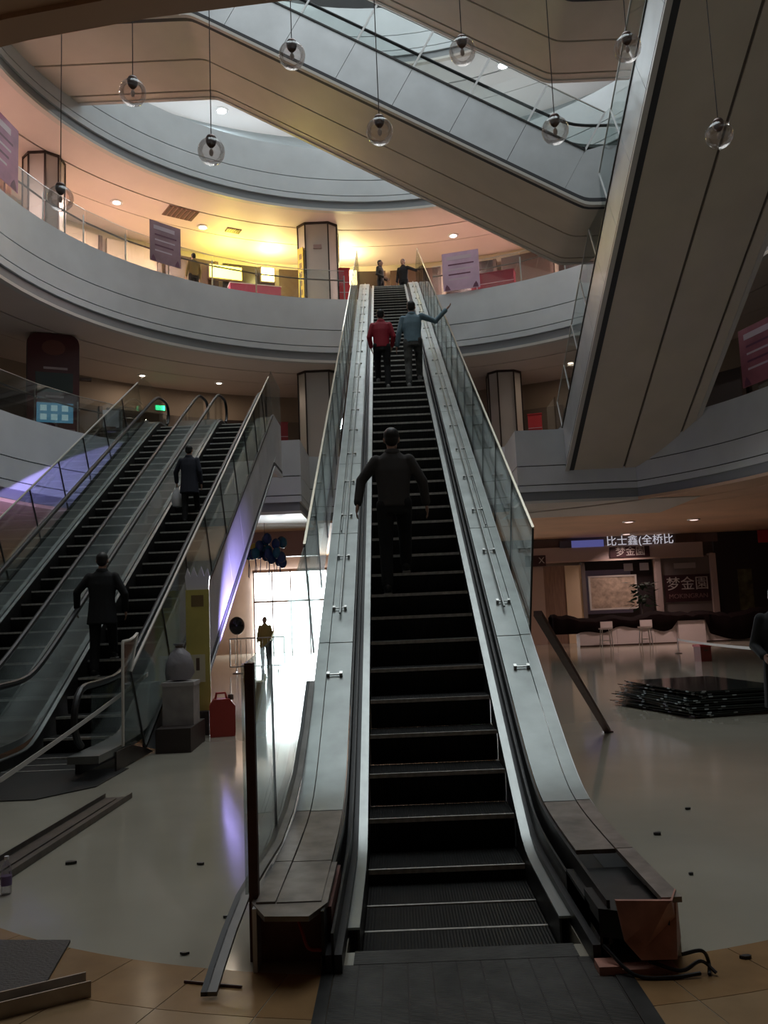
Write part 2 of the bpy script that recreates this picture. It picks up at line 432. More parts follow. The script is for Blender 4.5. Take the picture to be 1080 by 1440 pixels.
def curve_pts(P, n=6):
    P = [Vector(q) for q in P]; P = [P[0]*2-P[1]]+P+[P[-1]*2-P[-2]]; out = []
    for a, b, c, d in zip(P, P[1:], P[2:], P[3:]):
        for i in range(n):
            t = i/n; q = .5*((2*b)+(c-a)*t+(2*a-5*b+4*c-d)*t*t+(3*b-a-3*c+d)*t**3); q.z = max(q.z, .01); out.append(q)
    return out+[P[-2]]
def main_escalator():
    H = Z3; p = Prof(H)
    e = thing('escalator', 'long central escalator with bare stainless decks and dark steps', 'escalator', (0, 0, 0))
    steps(p, e, 0, .195, lo=-.12)
    top = p.ut+1.6
    deckz = p.z(.12, lo=.28, hi=H+.25, k=.22)
    for s in (-1, 1):
        us = p.us(.25 if s > 0 else .2, top)
        def W(a, b): return (a, b) if s > 0 else (-b, -a)
        sk = p.z(.03, lo=.03, k=.1); skb = lambda u, f=sk: f(u)-.38
        tape_rect(p, e, 'skirt_panel', us, *W(.505, .515), sk, skb, M_DARKM)
        tape_rect(p, e, 'skirt_cap', us, *W(.505, .565), lambda u: sk(u)+.012, sk, M_STEEL)
        us2 = p.us(-.25, top)
        slot = p.z(-.02, lo=.08, k=.15)
        tape_rect(p, e, 'handrail_slot', us2, *W(.565, .66), slot, lambda u: slot(u)-.2, M_BLACK)
        rz = p.z(.07, lo=.17, k=.2)
        tape_rect(p, e, 'guide_rail', us2, *W(.60, .612), rz, lambda u: rz(u)-.16, M_DARKM)
        tape_rect(p, e, 'guide_rail', us2, *W(.640, .655), lambda u: deckz(u)-.015, lambda u: deckz(u)-.25, M_DARKM)
        # deck panels, inner and outer run, jointed every 2.4 m
        cuts = [-.30, .5] if s > 0 else [-.15, .5]
        u = 1.5
        while u < top-1: cuts.append(u); u += 2.1
        cuts.append(top)
        for i, (a, c) in enumerate(zip(cuts, cuts[1:])):
            uu = [q for q in p.us(a, c-.012, .12)]
            mm = M_DECKD if i < 2 and i == 0 else M_DECK
            if i == 0 and s > 0:
                tape_rect(p, e, 'deck_panel', [q for q in uu if q > .02]+[], *W(.66, .87), deckz, lambda u: deckz(u)-.02, M_DECKD)
            else:
                tape_rect(p, e, 'deck_panel', uu, *W(.66, .868), deckz, lambda u: deckz(u)-.02, M_DECKD if i < 2 else M_DECK)
            tape_rect(p, e, 'deck_edge', uu, *W(.874, .965), lambda u: deckz(u)+.004, lambda u: deckz(u)-.02, M_DECKD if i < 2 else M_DECK)
        tape_rect(p, e, 'side_panel', p.us(-.2, top), *W(.955, .975), lambda u: deckz(u)-.01, lambda u: max(0.003, p.z(-1.15, lo=-1.2, hi=H-1.2)(u)), M_CLAD)
        # glass clamps with the thin rod between them
        rod = []
        sl = 2.0
        while sl < H/S30-1:
            u_, z_ = p.Q(sl, .11+.012); b = MB()
            for k in (-.055, .055): b.cbox((s*.80+k, u_, z_+.014), (.026, .035, .032), 0, 0, math.pi/6)
            b.cbox((s*.80, u_, z_+.012), (.10, .010, .010), 0, 0, math.pi/6)
            obj('glass_clamp', b, M_POST, e)
            sl += 1.15
        a = p.Q(3.0, .16); c = p.Q(H/S30-.6, .16)
        obj('clamp_rod', MB().tube([(s*.79, a[0], a[1]), (s*.79, c[0], c[1])], .011, 6), M_STEEL, e, True)
        a = p.Q(5.0, .13); c = p.Q(H/S30-.6, .13)
        obj('clamp_rod', MB().tube([(s*.85, a[0], a[1]), (s*.85, c[0], c[1])], .008, 6), M_STEEL, e, True)
        # outer glass
        gx = 1.0 if s > 0 else -1.03
        h0, h1 = -.02, 1.08; sl = 2.75 if s > 0 else 2.6; n = 0
        while sl < H/S30+.3:
            L = min(1.28, H/S30+.6-sl)
            q = [p.Q(sl+.008, h0), p.Q(sl+L-.008, h0), p.Q(sl+L-.008, h1), p.Q(sl+.008, h1)]
            obj('glass_panel', MB().prism(q, lambda a, t: (t, a[0], a[1]), gx-.006, gx+.006), M_GLASSD, e)
            q = [p.Q(sl-.008, h0), p.Q(sl+.008, h0), p.Q(sl+.008, h1), p.Q(sl-.008, h1)]
            obj('glass_joint', MB().prism(q, lambda a, t: (t, a[0], a[1]), gx-.008, gx+.008), M_GASK, e)
            sl += 1.28
        a, c = p.Q(2.75 if s > 0 else 2.6, h1+.008), p.Q(H/S30+.6, h1+.008)
        obj('glass_top_trim', MB().bar((gx, a[0], a[1]), (gx, c[0], c[1]), .022, .018), mat('brass_trim', (.55, .50, .40), .3, 1.), e)
        # top end glass on the landing
        q = [p.Q(H/S30+.6, h0), (top+.2, H+.1), (top+.2, H+1.35), p.Q(H/S30+.6, h1)]
        obj('glass_panel', MB().prism(q, lambda a, t: (t, a[0], a[1]), gx-.006, gx+.006), M_GLASSD, e)
    # lower left glass run that ends at the brown post
    q = [(-.02, .29), (1.0, .30), (1.9, .42), p.Q(2.59, -.02), p.Q(2.59, 1.08), (1.9, 1.72), (.97, 1.47), (.19, 1.39), (-.02, 1.38)]
    obj('glass_panel', MB().prism(q, lambda a, t: (t, a[0], a[1]), -1.036, -1.024), M_GLASSD, e)
    obj('glass_joint', MB().bar((-1.03, 1.02, .3), (-1.03, .97, 1.47), .012, .014, (1, 0, 0)), M_GASK, e)
    b = MB(); b.box(-1.01, -.965, -.075, -.03, 0.003, 1.39); obj('end_post', b, M_BROWN, e)
    # bottom newel boxes, stripped open
    rd = mat('reddish_lit_box', (.16, .06, .045), .5, var=.3, scale=7)  # reddish light on the newel box is put into its colour
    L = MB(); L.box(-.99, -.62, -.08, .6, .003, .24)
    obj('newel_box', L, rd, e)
    q = [(-.99, -.12), (-.90, -.32), (-.70, -.34), (-.63, -.16), (-.63, .5), (-.99, .5)]
    obj('newel_cover', MB().prism(q, lambda a, t: (a[0], a[1], t), .262, .285), M_DECKD, e)
    R = MB(); R.box(.60, .93, -.06, .5, .003, .20); obj('newel_box', R, M_DARKM, e)
    q = [(.60, .0), (.60, -.30), (.72, -.36), (.90, -.36), (.965, -.2), (.965, .0)]
    obj('newel_cover', MB().prism(q, lambda a, t: (a[0], a[1]+.05, t), .12, .24), M_DARKM, e)
    pk = mat('pink_lit_plate', (.42, .20, .15), .45, var=.25, scale=9)  # pink light on the stripped end is painted into the base colour
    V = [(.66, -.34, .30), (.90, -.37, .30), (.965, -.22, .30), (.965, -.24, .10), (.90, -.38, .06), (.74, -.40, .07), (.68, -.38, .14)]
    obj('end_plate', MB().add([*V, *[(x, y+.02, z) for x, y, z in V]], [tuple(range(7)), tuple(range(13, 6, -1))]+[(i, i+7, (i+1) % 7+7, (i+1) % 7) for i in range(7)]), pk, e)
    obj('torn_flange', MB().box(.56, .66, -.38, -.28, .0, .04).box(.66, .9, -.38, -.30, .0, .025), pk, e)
    # dangling wires of the stripped ends
    wires = [[(.78, -.36, .05), (.9, -.42, .03), (1.0, -.38, .05), (1.05, -.42, .015)], [(.92, -.38, .08), (1.0, -.40, .10), (1.04, -.36, .04), (1.02, -.42, .01)], [(.6, -.3, .1), (.7, -.42, .02), (.85, -.44, .012), (.98, -.43, .02)],
             [(-.78, -.12, .22), (-.75, -.17, .16), (-.72, -.20, .1), (-.66, -.2, .09)]]
    for i, wv in enumerate(wires):
        wv = curve_pts(wv)
        obj('wire', MB().tube(wv, .008, 6), mat('red_cable', (.45, .05, .045), .4) if i == 3 else M_BLACK, e, True)
    # truss belly
    lo = p.z(-1.1, lo=-1.2, hi=H-1.2)
    us = [u for u in p.us(2.2, top) if lo(u) > .02]
    tape_rect(p, e, 'soffit', us, -.955, .955, lambda u: lo(u)+.05, lo, M_TRUSS)
    # comb plate and landing grid
    cb = MB(); cb.box(-.52, .52, -.16, -.002, -.06, .006); obj('comb_plate', cb, M_PLATE, e)
    for i in range(11):
        x = -.60+i*.111
        obj('landing_slat', MB().box(x, x+.104, -1.75, -.165, -.03, .006), M_PLATE, e)
    obj('landing_base', MB().box(-.604, .624, -1.78, -.165, .0005, .0048), M_DARKM, e)
    obj('landing_frame', MB().box(-.66, -.605, -1.8, -.10, -.03, .010), M_DARKM, e); obj('landing_frame', MB().box(.625, .70, -1.8, -.36, -.03, .010), M_DARKM, e)
    for i in range(9):
        x = -.6+i*.135; obj('landing_slat', MB().box(x, x+.128, p.ut+1.15, top+.3, H-.02, H+.006), M_PLATE, e)
    return e
main_escalator()

def pair(name, label, loc, rz, H, hw=1.78, lanes=True, gs=1, phase=.2, grooves=True, wpost=True, end_piece=True, topu=1.7):
    p = Prof(H); e = thing(name, label, 'escalator', loc, rz)
    top = p.ut+topu; bot = -1.0
    ground = lanes
    deckz = p.z(.15, lo=.25, hi=H+.25, k=.2)
    sof = p.z(-1.3, lo=-1.3, hi=H-1.3, k=.06)
    us = [u for u in p.us(bot, top, .12) if (not ground or sof(u) > .02)]
    # soffit in three long panels with dark joints between them
    xs = sorted([-hw, 0, gs*1.40, hw])
    for a, c in zip(xs, xs[1:]):
        tape_rect(p, e, 'soffit_panel', us, a+(.0 if a == -hw else .035), c-(.0 if c == hw else .035), lambda u: sof(u)+.06, sof, M_TRUSS)
    tape_rect(p, e, 'soffit_back', us, -hw+.05, hw-.05, lambda u: sof(u)+.12, lambda u: sof(u)+.05, M_TGROOVE)
    a_, c_ = sorted((-gs*(hw-.24), -gs*(hw-.10)))
    tape_rect(p, e, 'edge_gap', us, a_, c_, lambda u: sof(u)+.02, lambda u: sof(u)-.012, M_GROOVE)
    for s in (-1, 1):
        def W(a, b): return (a, b) if s > 0 else (-b, -a)
        zc = 0.004
        # soffit edge bead and dark seam
        tape_rect(p, e, 'edge_bead', us, *W(hw-.09, hw+.03), lambda u: sof(u)+.05, lambda u: sof(u)-.03, M_LIP if not ground else M_CLAD)
        tape_rect(p, e, 'dark_seam', us, *W(hw-.01, hw+.012), lambda u: sof(u)+.16, lambda u: sof(u)+.05, M_GROOVE)
        # cladding panels cut square to the slope
        h0, h1 = (-1.3+.16)*C30, .15*C30
        g1 = (1.42 if ground else 1.45)*C30
        SL = H/S30; n = int(SL//1.55); d = SL/n
        for i in range(n):
            a, c = i*d, (i+1)*d
            q = [p.Q(a+.006, h0), p.Q(c-.006, h0), p.Q(c-.006, h1), p.Q(a+.006, h1)]
            if ground and min(v[1] for v in q) < .01:
                q = [(u, max(z, .006)) for u, z in q]
                if max(v[1] for v in q) < .1: continue
            obj('side_panel', MB().prism(q, lambda v, t: (t, v[0], v[1]), s*(hw-.02), s*(hw)), M_CLAD, e)
            q = [p.Q(a+.008, h1+.03), p.Q(c-.008, h1+.03), p.Q(c-.008, g1), p.Q(a+.008, g1)]
            obj('glass_panel', MB().prism(q, lambda v, t: (t, v[0], v[1]), s*(hw-.006), s*(hw+.006)), M_GLASS if not ground else M_GLASSD, e)
            pw = .024 if wpost else .01
            q = [p.Q(a-pw, h1+.0), p.Q(a+pw, h1+.0), p.Q(a+pw, g1), p.Q(a-pw, g1)]
            obj('glass_post', MB().prism(q, lambda v, t: (t, v[0], v[1]), s*(hw-.012), s*(hw+.012)), M_WPOST if wpost else M_GASK, e)
        a, c = p.Q(0, h1+.015), p.Q(SL, h1+.015)
        obj('glass_shoe', MB().bar((s*hw, a[0], a[1]), (s*hw, c[0], c[1]), .05, .045), M_DARKM, e)
        a, c = p.Q(0, g1+.01), p.Q(SL, g1+.01)
        obj('glass_top_trim', MB().bar((s*hw, a[0], a[1]), (s*hw, c[0], c[1]), .028, .024), M_LIP, e)
        # ends of the sides: lower and upper landing
        cl = [p.Q(0, h0), p.Q(0, h1), (U0-.5, .22), (bot, .22), (bot, -1.14), (U0+.05, -1.14)]
        if ground: cl = [(U0+.3, .01), p.Q(0, h1), (U0-.6, .22), (bot+1.3, .22), (bot+1.3, .01)]
        obj('side_panel', MB().prism(cl, lambda v, t: (t, v[0], v[1]), s*(hw-.02), s*hw), M_CLAD if not ground else mat('dark_skirting_cover', (.04, .03, .026), .4, var=.2), e)
        cu = [p.Q(SL, h0), (p.ut+.15, H-1.14), (top, H-1.14), (top, H+.22), (p.ut+.2, H+.22), p.Q(SL, h1)]
        obj('side_panel', MB().prism(cu, lambda v, t: (t, v[0], v[1]), s*(hw-.02), s*hw), M_CLAD, e)
        gu = [p.Q(SL, h1+.03), (p.ut+.2, H+.24), (top, H+.24), (top, H+1.35), (p.ut-.2, H+1.35), p.Q(SL, g1)]
        obj('glass_panel', MB().prism(gu, lambda v, t: (t, v[0], v[1]), s*(hw-.006), s*(hw+.006)), M_GLASS, e)
        if ground and s > 0:
            gl = [p.Q(0, h1+.03), p.Q(0, g1), (1.1, 1.52), (.95, 1.47), (.80, 1.44), (.53, 1.43), (.53, .25), (1.0, .25)]
            obj('glass_panel', MB().prism(gl, lambda v, t: (t, v[0], v[1]), s*(hw-.006), s*(hw+.006)), M_GLASSD, e)
            tp = [p.Q(0, g1), (1.1, 1.52), (.95, 1.465), (.80, 1.44), (.54, 1.43), (.53, 1.40), (.53, .25)]
            obj('glass_edge_trim', MB().tube([(s*hw, a, b) for a, b in tp], .018, 6), M_LIP, e, True)
        elif not ground:
            gl = [p.Q(0, h1+.03), p.Q(0, g1), (U0-.9, 1.35), (bot, 1.35), (bot, .24), (U0-.5, .24)]
            obj('glass_panel', MB().prism(gl, lambda v, t: (t, v[0], v[1]), s*(hw-.006), s*(hw+.006)), M_GLASS, e)
    # lanes
    for lx in (-.85, .85):
        if lanes: steps(p, e, lx, phase)
        else:
            nz = p.z(0, k=.07); b = MB(); u = 0
            while u < p.ut+1:
                z = nz(u); b.box(lx-.5, lx+.5, u, u+.42, z-.22, z); u += .4
            obj('step_band', b, M_STEP, e)
        for s in (-1, 1):
            cx = lx+s*.58
            sk = p.z(.03, lo=.03, k=.1)
            u2 = p.us(.2, top)
            a, c = sorted((lx+s*.505, lx+s*.56))
            tape_rect(p, e, 'skirt_panel', u2, a, c, lambda u: sk(u)+.085, lambda u: sk(u)-.3, M_DARKM)
            tape_rect(p, e, 'skirt_cap', u2, a, c, lambda u: sk(u)+.10, lambda u: sk(u)+.085, M_STEEL)
            gl = [u for u in p.us(.5, p.ut+.6)]
            gz = p.z(.80, lo=.88, hi=H+.85, k=.2)
            tape_rect(p, e, 'balustrade_glass', gl, cx-.006, cx+.006, gz, deckz, M_GLASS)
            hz = p.z(.86, lo=.94, hi=H+.91, k=.2)
            path = [(cx, u, hz(u)) for u in p.us(.3, p.ut+.9, .2)]
            def arc(uc, zc, r, sg): return [(cx, uc+sg*r*math.sin(t), zc+r*math.cos(t)) for t in [math.pi*j/8 for j in range(1, 8)]]
            path = list(reversed(arc(.3, hz(.3)-.33, .33, -1)))+path+arc(p.ut+.9, hz(p.ut+.9)-.33, .33, 1)
            obj('handrail', MB().tube(path, .04, 8), M_BLACK, e, True)
    # decks: middle and outer
    u3 = p.us(-.2, top)
    tape_rect(p, e, 'middle_deck', u3, -.28, .28, deckz, lambda u: deckz(u)-.08, mat('dull_pair_deck', (.20, .215, .21), .42, .5, var=.15, scale=3))
    for s in (-1, 1):
        a, c = sorted((s*1.42, s*(hw-.025)))
        tape_rect(p, e, 'outer_deck', u3, a, c, deckz, lambda u: deckz(u)-.08, mat('dull_pair_deck', (.20, .215, .21), .42, .5))
    if lanes:
        for lx in (-.85, .85):
            b = MB(); b.box(lx-.52, lx+.52, -.16, -.002, -.02, .008); obj('comb_plate', b, M_PLATE, e)
        obj('landing_plate', MB().prism([(-1.8, -1.1), (1.45, -1.1), (1.85, -.55), (1.85, .5), (-1.8, .5)], lambda v, t: (v[0], v[1], t), .004, .012), mat('dark_floor_plate', (.05, .05, .05), .35, .5), e)
    return e
pair('escalator', 'pair of dark escalators on the left with a wide steel deck between them', (-5.2, 5.104, 0), 0, Z2, phase=.2, wpost=False)
pair('escalator', 'huge beige underside of the escalator pair rising overhead at right', (7.0, 23.4, Z2), math.pi, Z4-Z2, lanes=False, topu=2.4, gs=-1)
pair('escalator', 'escalator pair crossing overhead down from upper left to right', (6.3, 17.45, Z3), math.pi/2, Z4-Z3, lanes=False, topu=5.2)
pair('escalator', 'topmost escalator pair at the upper edge above the crossing one', (6.3, 17.45, Z4), math.pi/2, Z5-Z4, lanes=False, topu=5.2)
#@@REST@@
# ------------------------------------------------------------------ lettering
def text(body, size, m, parent, loc, rot=(math.pi/2, 0, 0), depth=.01, name='lettering', wide=1.0):
    cu = bpy.data.curves.new(name, 'FONT'); cu.body = body; cu.size = size; cu.extrude = depth; cu.align_x = 'CENTER'; cu.align_y = 'CENTER'
    o = bpy.data.objects.new(name, cu); COL.objects.link(o)
    dg = bpy.context.evaluated_depsgraph_get(); me = bpy.data.meshes.new_from_object(o.evaluated_get(dg))
    bpy.data.objects.remove(o); me.materials.clear(); me.materials.append(m)
    t = bpy.data.objects.new(name, me); COL.objects.link(t); t.parent = parent; t.location = loc; t.rotation_euler = rot; t.scale = (wide, 1, 1)
    return t

# ------------------------------------------------------------------ lamps on the upper galleries
def lampmat(name, col, s): return mat(name, col, .4, emit=col, estr=s)
def work_lamp(loc, rz, w, h, col, s, power, label, cat='light', r=.25):
    """a box lamp with a glowing face on the shop front"""
    t = thing('light_box', label, cat, loc, rz)
    obj('housing', MB().box(-w/2-.04, w/2+.04, .02, .22, -h/2-.04, h/2+.04), DKFR, t)
    obj('glowing_face', MB().box(-w/2, w/2, -.02, .02, -h/2, h/2), lampmat('glow_%s' % len(MATS), col, s), t)
    l = point('lamp_glow', (0, -.7, .15), power, col, r); l.parent = t
    return t
YEL = (1., .92, .25); WRM = (1., .83, .55)
work_lamp((-6.3, 27.62, 15.18), math.atan2(13.09, -5.75)-math.pi/2, 1.25, .5, (1., .88, .12), 5, 110, 'glowing yellow shop sign behind the upper balustrade')
work_lamp((-4.75, 28.3, 15.3), math.atan2(13.3, -4.75)-math.pi/2, .5, .55, (1., .85, .3), 8, 110, 'small square yellow lamp right of the glowing yellow sign')
work_lamp((-1.7, 29.0, 15.32), math.atan2(14, -1.8)-math.pi/2, .95, .6, (1., .86, .4), 8, 130, 'bright white-yellow lamp just right of the banner column')
def ceiling_lamp(loc, label, power, col, s=30, grp=None, r=.16, spread=None):
    t = thing('ceiling_lamp', label, 'ceiling lamp', loc, 0, grp)
    obj('trim_ring', MB().lathe([(r+.05, -.03), (r+.05, 0), (r, 0), (r, -.03)], 14), M_WPOST, t, True)
    obj('lens', MB().lathe([(r, -.02), (r*.6, -.045), (.01, -.05)], 14), lampmat('lens_glow_%d' % int(s), col, s), t, True)
    if power:
        l = area('lamp_light', (0, 0, -.08), r*2.2, power, col, spread=spread); l.parent = t
    return t
zc = Z4-2.225
ceiling_lamp((-6.72, 25.54, zc), 'warm glowing downlight in the pink ceiling left of the column', 210, (1., .74, .66), 25)
ceiling_lamp((-9.2, 23.4, zc), 'downlight in the pink ceiling near the left column', 170, (1., .72, .66), 10)
ceiling_lamp((2.6, 27.2, zc), 'downlight in the pink ceiling behind the right poster', 190, (1., .70, .65), 10)
ceiling_lamp((-11.8, 16.5, zc), 'downlight in the pink ceiling at the far left', 170, (1., .72, .66), 10)
ceiling_lamp((6.5, 25.5, zc), 'downlight in the pink ceiling above the right fascia', 150, (1., .70, .65), 10)
zc5 = Z5-2.225
for (x, y), lb in zip(((-6.25, 27.2), (.2, 25.6), (-2.1, 25.5), (4.6, 25.2), (-8.6, 24.5)),
                      ('bright white lamp seen below the crossing escalator', 'white lamp above the crossing escalator, right of two', 'white lamp above the crossing escalator, left of two', 'white lamp glimpsed through glass under the topmost escalator', 'white lamp over the upper left gallery')):
    ceiling_lamp((x, y, zc5), lb, 120, (.86, .95, 1.), 30, r=.22)
zc2 = Z3-2.225
ceiling_lamp((-6.44, 26.6, zc2), 'small round lamp in the brown ceiling above the left escalators', 20, (1., .8, .62), 4, r=.12)
ceiling_lamp((-8.89, 25.2, zc2), 'small round lamp in the brown ceiling left of the exit sign', 20, (1., .8, .62), 4, r=.12)
ceiling_lamp((6.5, 26.0, zc2), 'small round lamp in the brown ceiling beyond the right railing', 20, (1., .8, .62), 4, r=.12)
# ceiling grilles
def grille(loc, w, d, rz, label):
    t = thing('air_grille', label, 'vent', loc, rz); b = mat('brown_grille', (.22, .13, .10), .5)
    obj('frame', MB().box(-w/2, w/2, -d/2, d/2, -.02, 0), b, t)
    n = 7
    for i in range(n):
        x = -w/2+w*(i+.5)/n; obj('slat', MB().cbox((x, 0, -.03), (w/n*.6, d*.9, .02)), DKFR, t)
grille((-7.25, 24.4, zc), 1.1, .8, .6, 'large brown air grille in the pink ceiling')
grille((-5.67, 25.94, zc), .55, .35, .5, 'small air grille in the pink ceiling left of the column')
grille((-7.9, 28.0, zc2), .7, .3, .4, 'dark slot grille in the brown ceiling over the left escalators')

# ------------------------------------------------------------------ posters, banners on the balustrades
PINK = mat('pink_poster', (.50, .28, .36), .5, var=.25, scale=1.6); PALE = mat('poster_print_pale', (.60, .47, .52), .5); PDK = mat('poster_print_dark', (.16, .05, .09), .5)
def poster(c, rz, w, h, label, m=PINK):
    t = thing('poster', label, 'poster', c, rz)
    obj('sheet', MB().box(-w/2, w/2, -.006, .006, 0, h), m, t)
    obj('printed_block', MB().box(-w*.38, w*.30, -.010, -.006, h*.80, h*.90), PALE, t)
    for i in range(4):
        z = h*(.66-.13*i); obj('printed_line', MB().box(-w*.34, w*(.36-.05*i), -.009, -.006, z, z+h*.035), PALE if i % 2 else PDK, t)
    for s in (-1, 1):
        b = MB(); b.prism([(s*w*.46, .02), (s*w*.30, .02), (s*w*.34, h*.10), (s*w*.40, h*.17), (s*w*.44, h*.10)], lambda p, q: (p[0], q, p[1]), -.010, -.006)
        obj('printed_figure', b, PDK, t)
    return t
poster((-7.1, 21.72, 13.02), math.atan2(6.8, -7.1)-math.pi/2, 1.12, 1.35, 'dusky pink poster on glass, left of the glowing yellow sign', mat('dusky_pink_poster', (.33, .19, .22), .5, var=.25, scale=1.6))
poster((2.55, 24.45, 12.82), math.atan2(9.45, 2.55)-math.pi/2, 1.3, 1.38, 'bright lilac pink poster right of the escalator top', mat('lilac_poster', (.60, .40, .52), .5, var=.15, scale=1.6))
poster((-9.78, 15.9, 13.0), math.atan2(.9, -9.78)-math.pi/2, 1.9, 1.75, 'magenta poster on the balustrade at the far left edge', mat('magenta_poster', (.42, .17, .27), .5, var=.3, scale=1.2))
poster((9.72, 17.75, 7.35), math.atan2(2.75, 9.72)-math.pi/2, 1.7, 1.6, 'dark pink poster on the lower balustrade at the right edge', mat('dark_pink_poster', (.34, .11, .14), .5, var=.3, scale=1.2))
# yellow strip banner on the chamfered column
bn = thing('strip_banner', 'tall yellow strip banner hanging on the pale column', 'banner', (-3.165, 25.685, Z3+.35), -math.pi/4)
obj('cloth', MB().box(-.15, .15, -.02, .0, 0, 2.1), mat('yellow_banner', (.75, .58, .06), .6), bn)
for i in range(5): obj('printed_mark', MB().box(-.07, .07, -.026, -.02, .3+i*.34, .5+i*.34), mat('brown_print', (.25, .16, .03), .6), bn)
# little sign plate on column face
pl = tag(obj('sign_plate', MB().box(-2.68, -2.38, 25.54, 25.57, 15.05, 15.2), mat('red_grey_plate', (.35, .25, .24), .5)), 'small plate on the front face of the pale column', 'sign')
# things displayed behind the upper balustrade
RED = mat('signal_red', (.55, .04, .05), .5)
def display(c, rz, w, d, h, m, label, top=None):
    t = thing('display_stand', label, 'display', c, rz)
    obj('body', MB().box(-w/2, w/2, -d/2, d/2, .08, h), m, t); obj('plinth', MB().box(-w/2+.03, w/2-.03, -d/2+.03, d/2-.03, 0, .08), DKFR, t)
    obj('top', MB().box(-w/2-.02, w/2+.02, -d/2-.02, d/2+.02, h, h+.03), top or m, t)
    for i in range(3): obj('shelf_edge', MB().box(-w/2, w/2, -d/2-.015, -d/2, h*(.25+.22*i), h*(.25+.22*i)+.02), PALE, t)
display((-1.75, 26.3, Z3), .1, .62, .5, 1.75, RED, 'red display stand between the column and the escalator top')
display((-5.0, 26.4, Z3), .35, 1.9, .5, 1.32, mat('pink_counter', (.42, .08, .16), .5), 'pink display counter below the glowing yellow sign', mat('white_top', (.8, .75, .78), .4))
display((3.9, 26.2, Z3), -.3, 1.6, .5, 1.3, mat('dark_red_counter', (.25, .03, .05), .5), 'dark red display counter behind the lilac pink poster')
display((5.25, 27.0, Z2), -.2, .5, .4, 1.7, RED, 'red display stand behind the right railing of the lowest gallery')
display((-4.3, 26.6, Z2), .2, .7, .5, 1.7, mat('wine_red', (.30, .03, .04), .5), 'wine red display stand at the top of the left escalators')

# ------------------------------------------------------------------ kiosk on the lowest gallery
k = thing('kiosk', 'tall dark red rounded kiosk with blue screen on left gallery', 'kiosk', (-10.3, 20.75, Z2), math.radians(24))
W, Hk, r = 1.45, 3.35, .28
poly = [(-W/2, 0), (W/2, 0)]+[(W/2-r+r*math.cos(a), Hk-r+r*math.sin(a)) for a in [math.pi/2*i/6 for i in range(7)]]+[(-W/2+r+r*math.cos(a), Hk-r+r*math.sin(a)) for a in [math.pi/2+math.pi/2*i/6 for i in range(7)]]
obj('body', MB().prism(poly, lambda p, t: (p[0], t, p[1]), -.3, .3), mat('kiosk_dark_red', (.085, .012, .014), .3), k)
obj('side_frame', MB().prism([(x*1.03, z*1.008) for x, z in poly], lambda p, t: (p[0], t, p[1]), -.1, .32), mat('kiosk_black', (.015, .012, .012), .3), k)
obj('emblem_disc', MB().prism([(.33*math.cos(2*math.pi*i/20), 2.92+.24*math.sin(2*math.pi*i/20)) for i in range(20)], lambda p, t: (p[0], t, p[1]), -.31, -.3), mat('kiosk_disc', (.17, .05, .035), .4), k)
obj('upper_screen', MB().box(-.5, .55, -.31, -.3, 1.55, 2.15), mat('dim_screen', (.03, .05, .05), .2), k)
sc = obj('screen', MB().box(-.46, .56, -.31, -.3, .62, 1.22), mat('blue_screen', (.05, .14, .22), .3, emit=(.10, .30, .45), estr=.35), k)
for i in range(3):
    for j in range(2):
        obj('icon', MB().box(-.36+i*.3, -.18+i*.3, -.316, -.31, .70+j*.27, .88+j*.27), mat('screen_icon', (.5, .7, .75), .4, emit=(.5, .75, .8), estr=.28), sc)
for z, ww in ((2.25, .4), (1.38, .3), (.36, .62)): obj('printed_line', MB().box(-ww*.7, ww, -.306, -.3, z, z+.07), mat('kiosk_print', (.45, .35, .35), .5), k)
obj('side_shelf', MB().box(.74, 1.1, -.1, .1, 2.05, 2.12), DKFR, k)
# green exit sign
ex = thing('exit_sign', 'small green lit exit sign above the left escalators', 'sign', (-8.59, 26.4, 9.45), .5)
obj('case', MB().box(-.2, .2, -.02, .04, 0, .22), DKFR, ex); obj('face', MB().box(-.17, .17, -.03, -.02, .02, .20), mat('green_glow', (.05, .8, .3), .4, emit=(.05, .9, .35), estr=2.2), ex)
# white notice by the left escalator glass
nb = thing('notice_board', 'white notice board leaning behind the left escalator glass', 'sign', (-8.1, 19.4, Z2+.02), .3)
obj('sheet', MB().box(-.22, .22, -.015, .015, .12, .62), mat('notice_white', (.6, .62, .62), .5), nb); obj('foot', MB().box(-.14, .14, -.12, .12, 0, .12), DKFR, nb)

# ------------------------------------------------------------------ pendant glass globes over the void
GL = glass_mat('globe_glass', (.95, .90, .88), .10, .05); CORD = mat('thin_cord', (.08, .07, .07), .6); CAP = mat('bronze_cap', (.10, .06, .05), .35, .7)
globes = [(-1.19, 5.0, 8.17, 'leftmost of two globes before the bright glass'), (-3.07, 5.0, 7.8, 'glass globe under the flat landing of the crossing escalator'), (-2.16, 5.0, 7.02, 'lowest glass globe, before the curved white gallery edge'),
          (-.2, 5.0, 7.17, 'glass globe in the middle, before the crossing escalator'), (.81, 5.0, 8.12, 'glass globe just below the topmost escalator'), (1.83, 5.0, 7.08, 'glass globe left of the big overhead escalator side'),
          (2.74, 5.0, 8.06, 'glass globe against the steel side of the big overhead escalator'), (3.71, 5.0, 6.93, 'rightmost glass globe, against the big beige underside'), (-4.15, 5.6, 6.85, 'far left glass globe before the upper balustrade')]
gm = MB().lathe([(.01, -.155), (.06, -.145), (.11, -.112), (.145, -.06), (.157, 0), (.15, .055), (.125, .10), (.09, .132), (.055, .15)], 20).mesh('globe', GL)
cm = MB().lathe([(.02, .05), (.05, .085), (.062, .12), (.062, .165), (.05, .19), (.012, .20)], 14).mesh('cap', CAP)
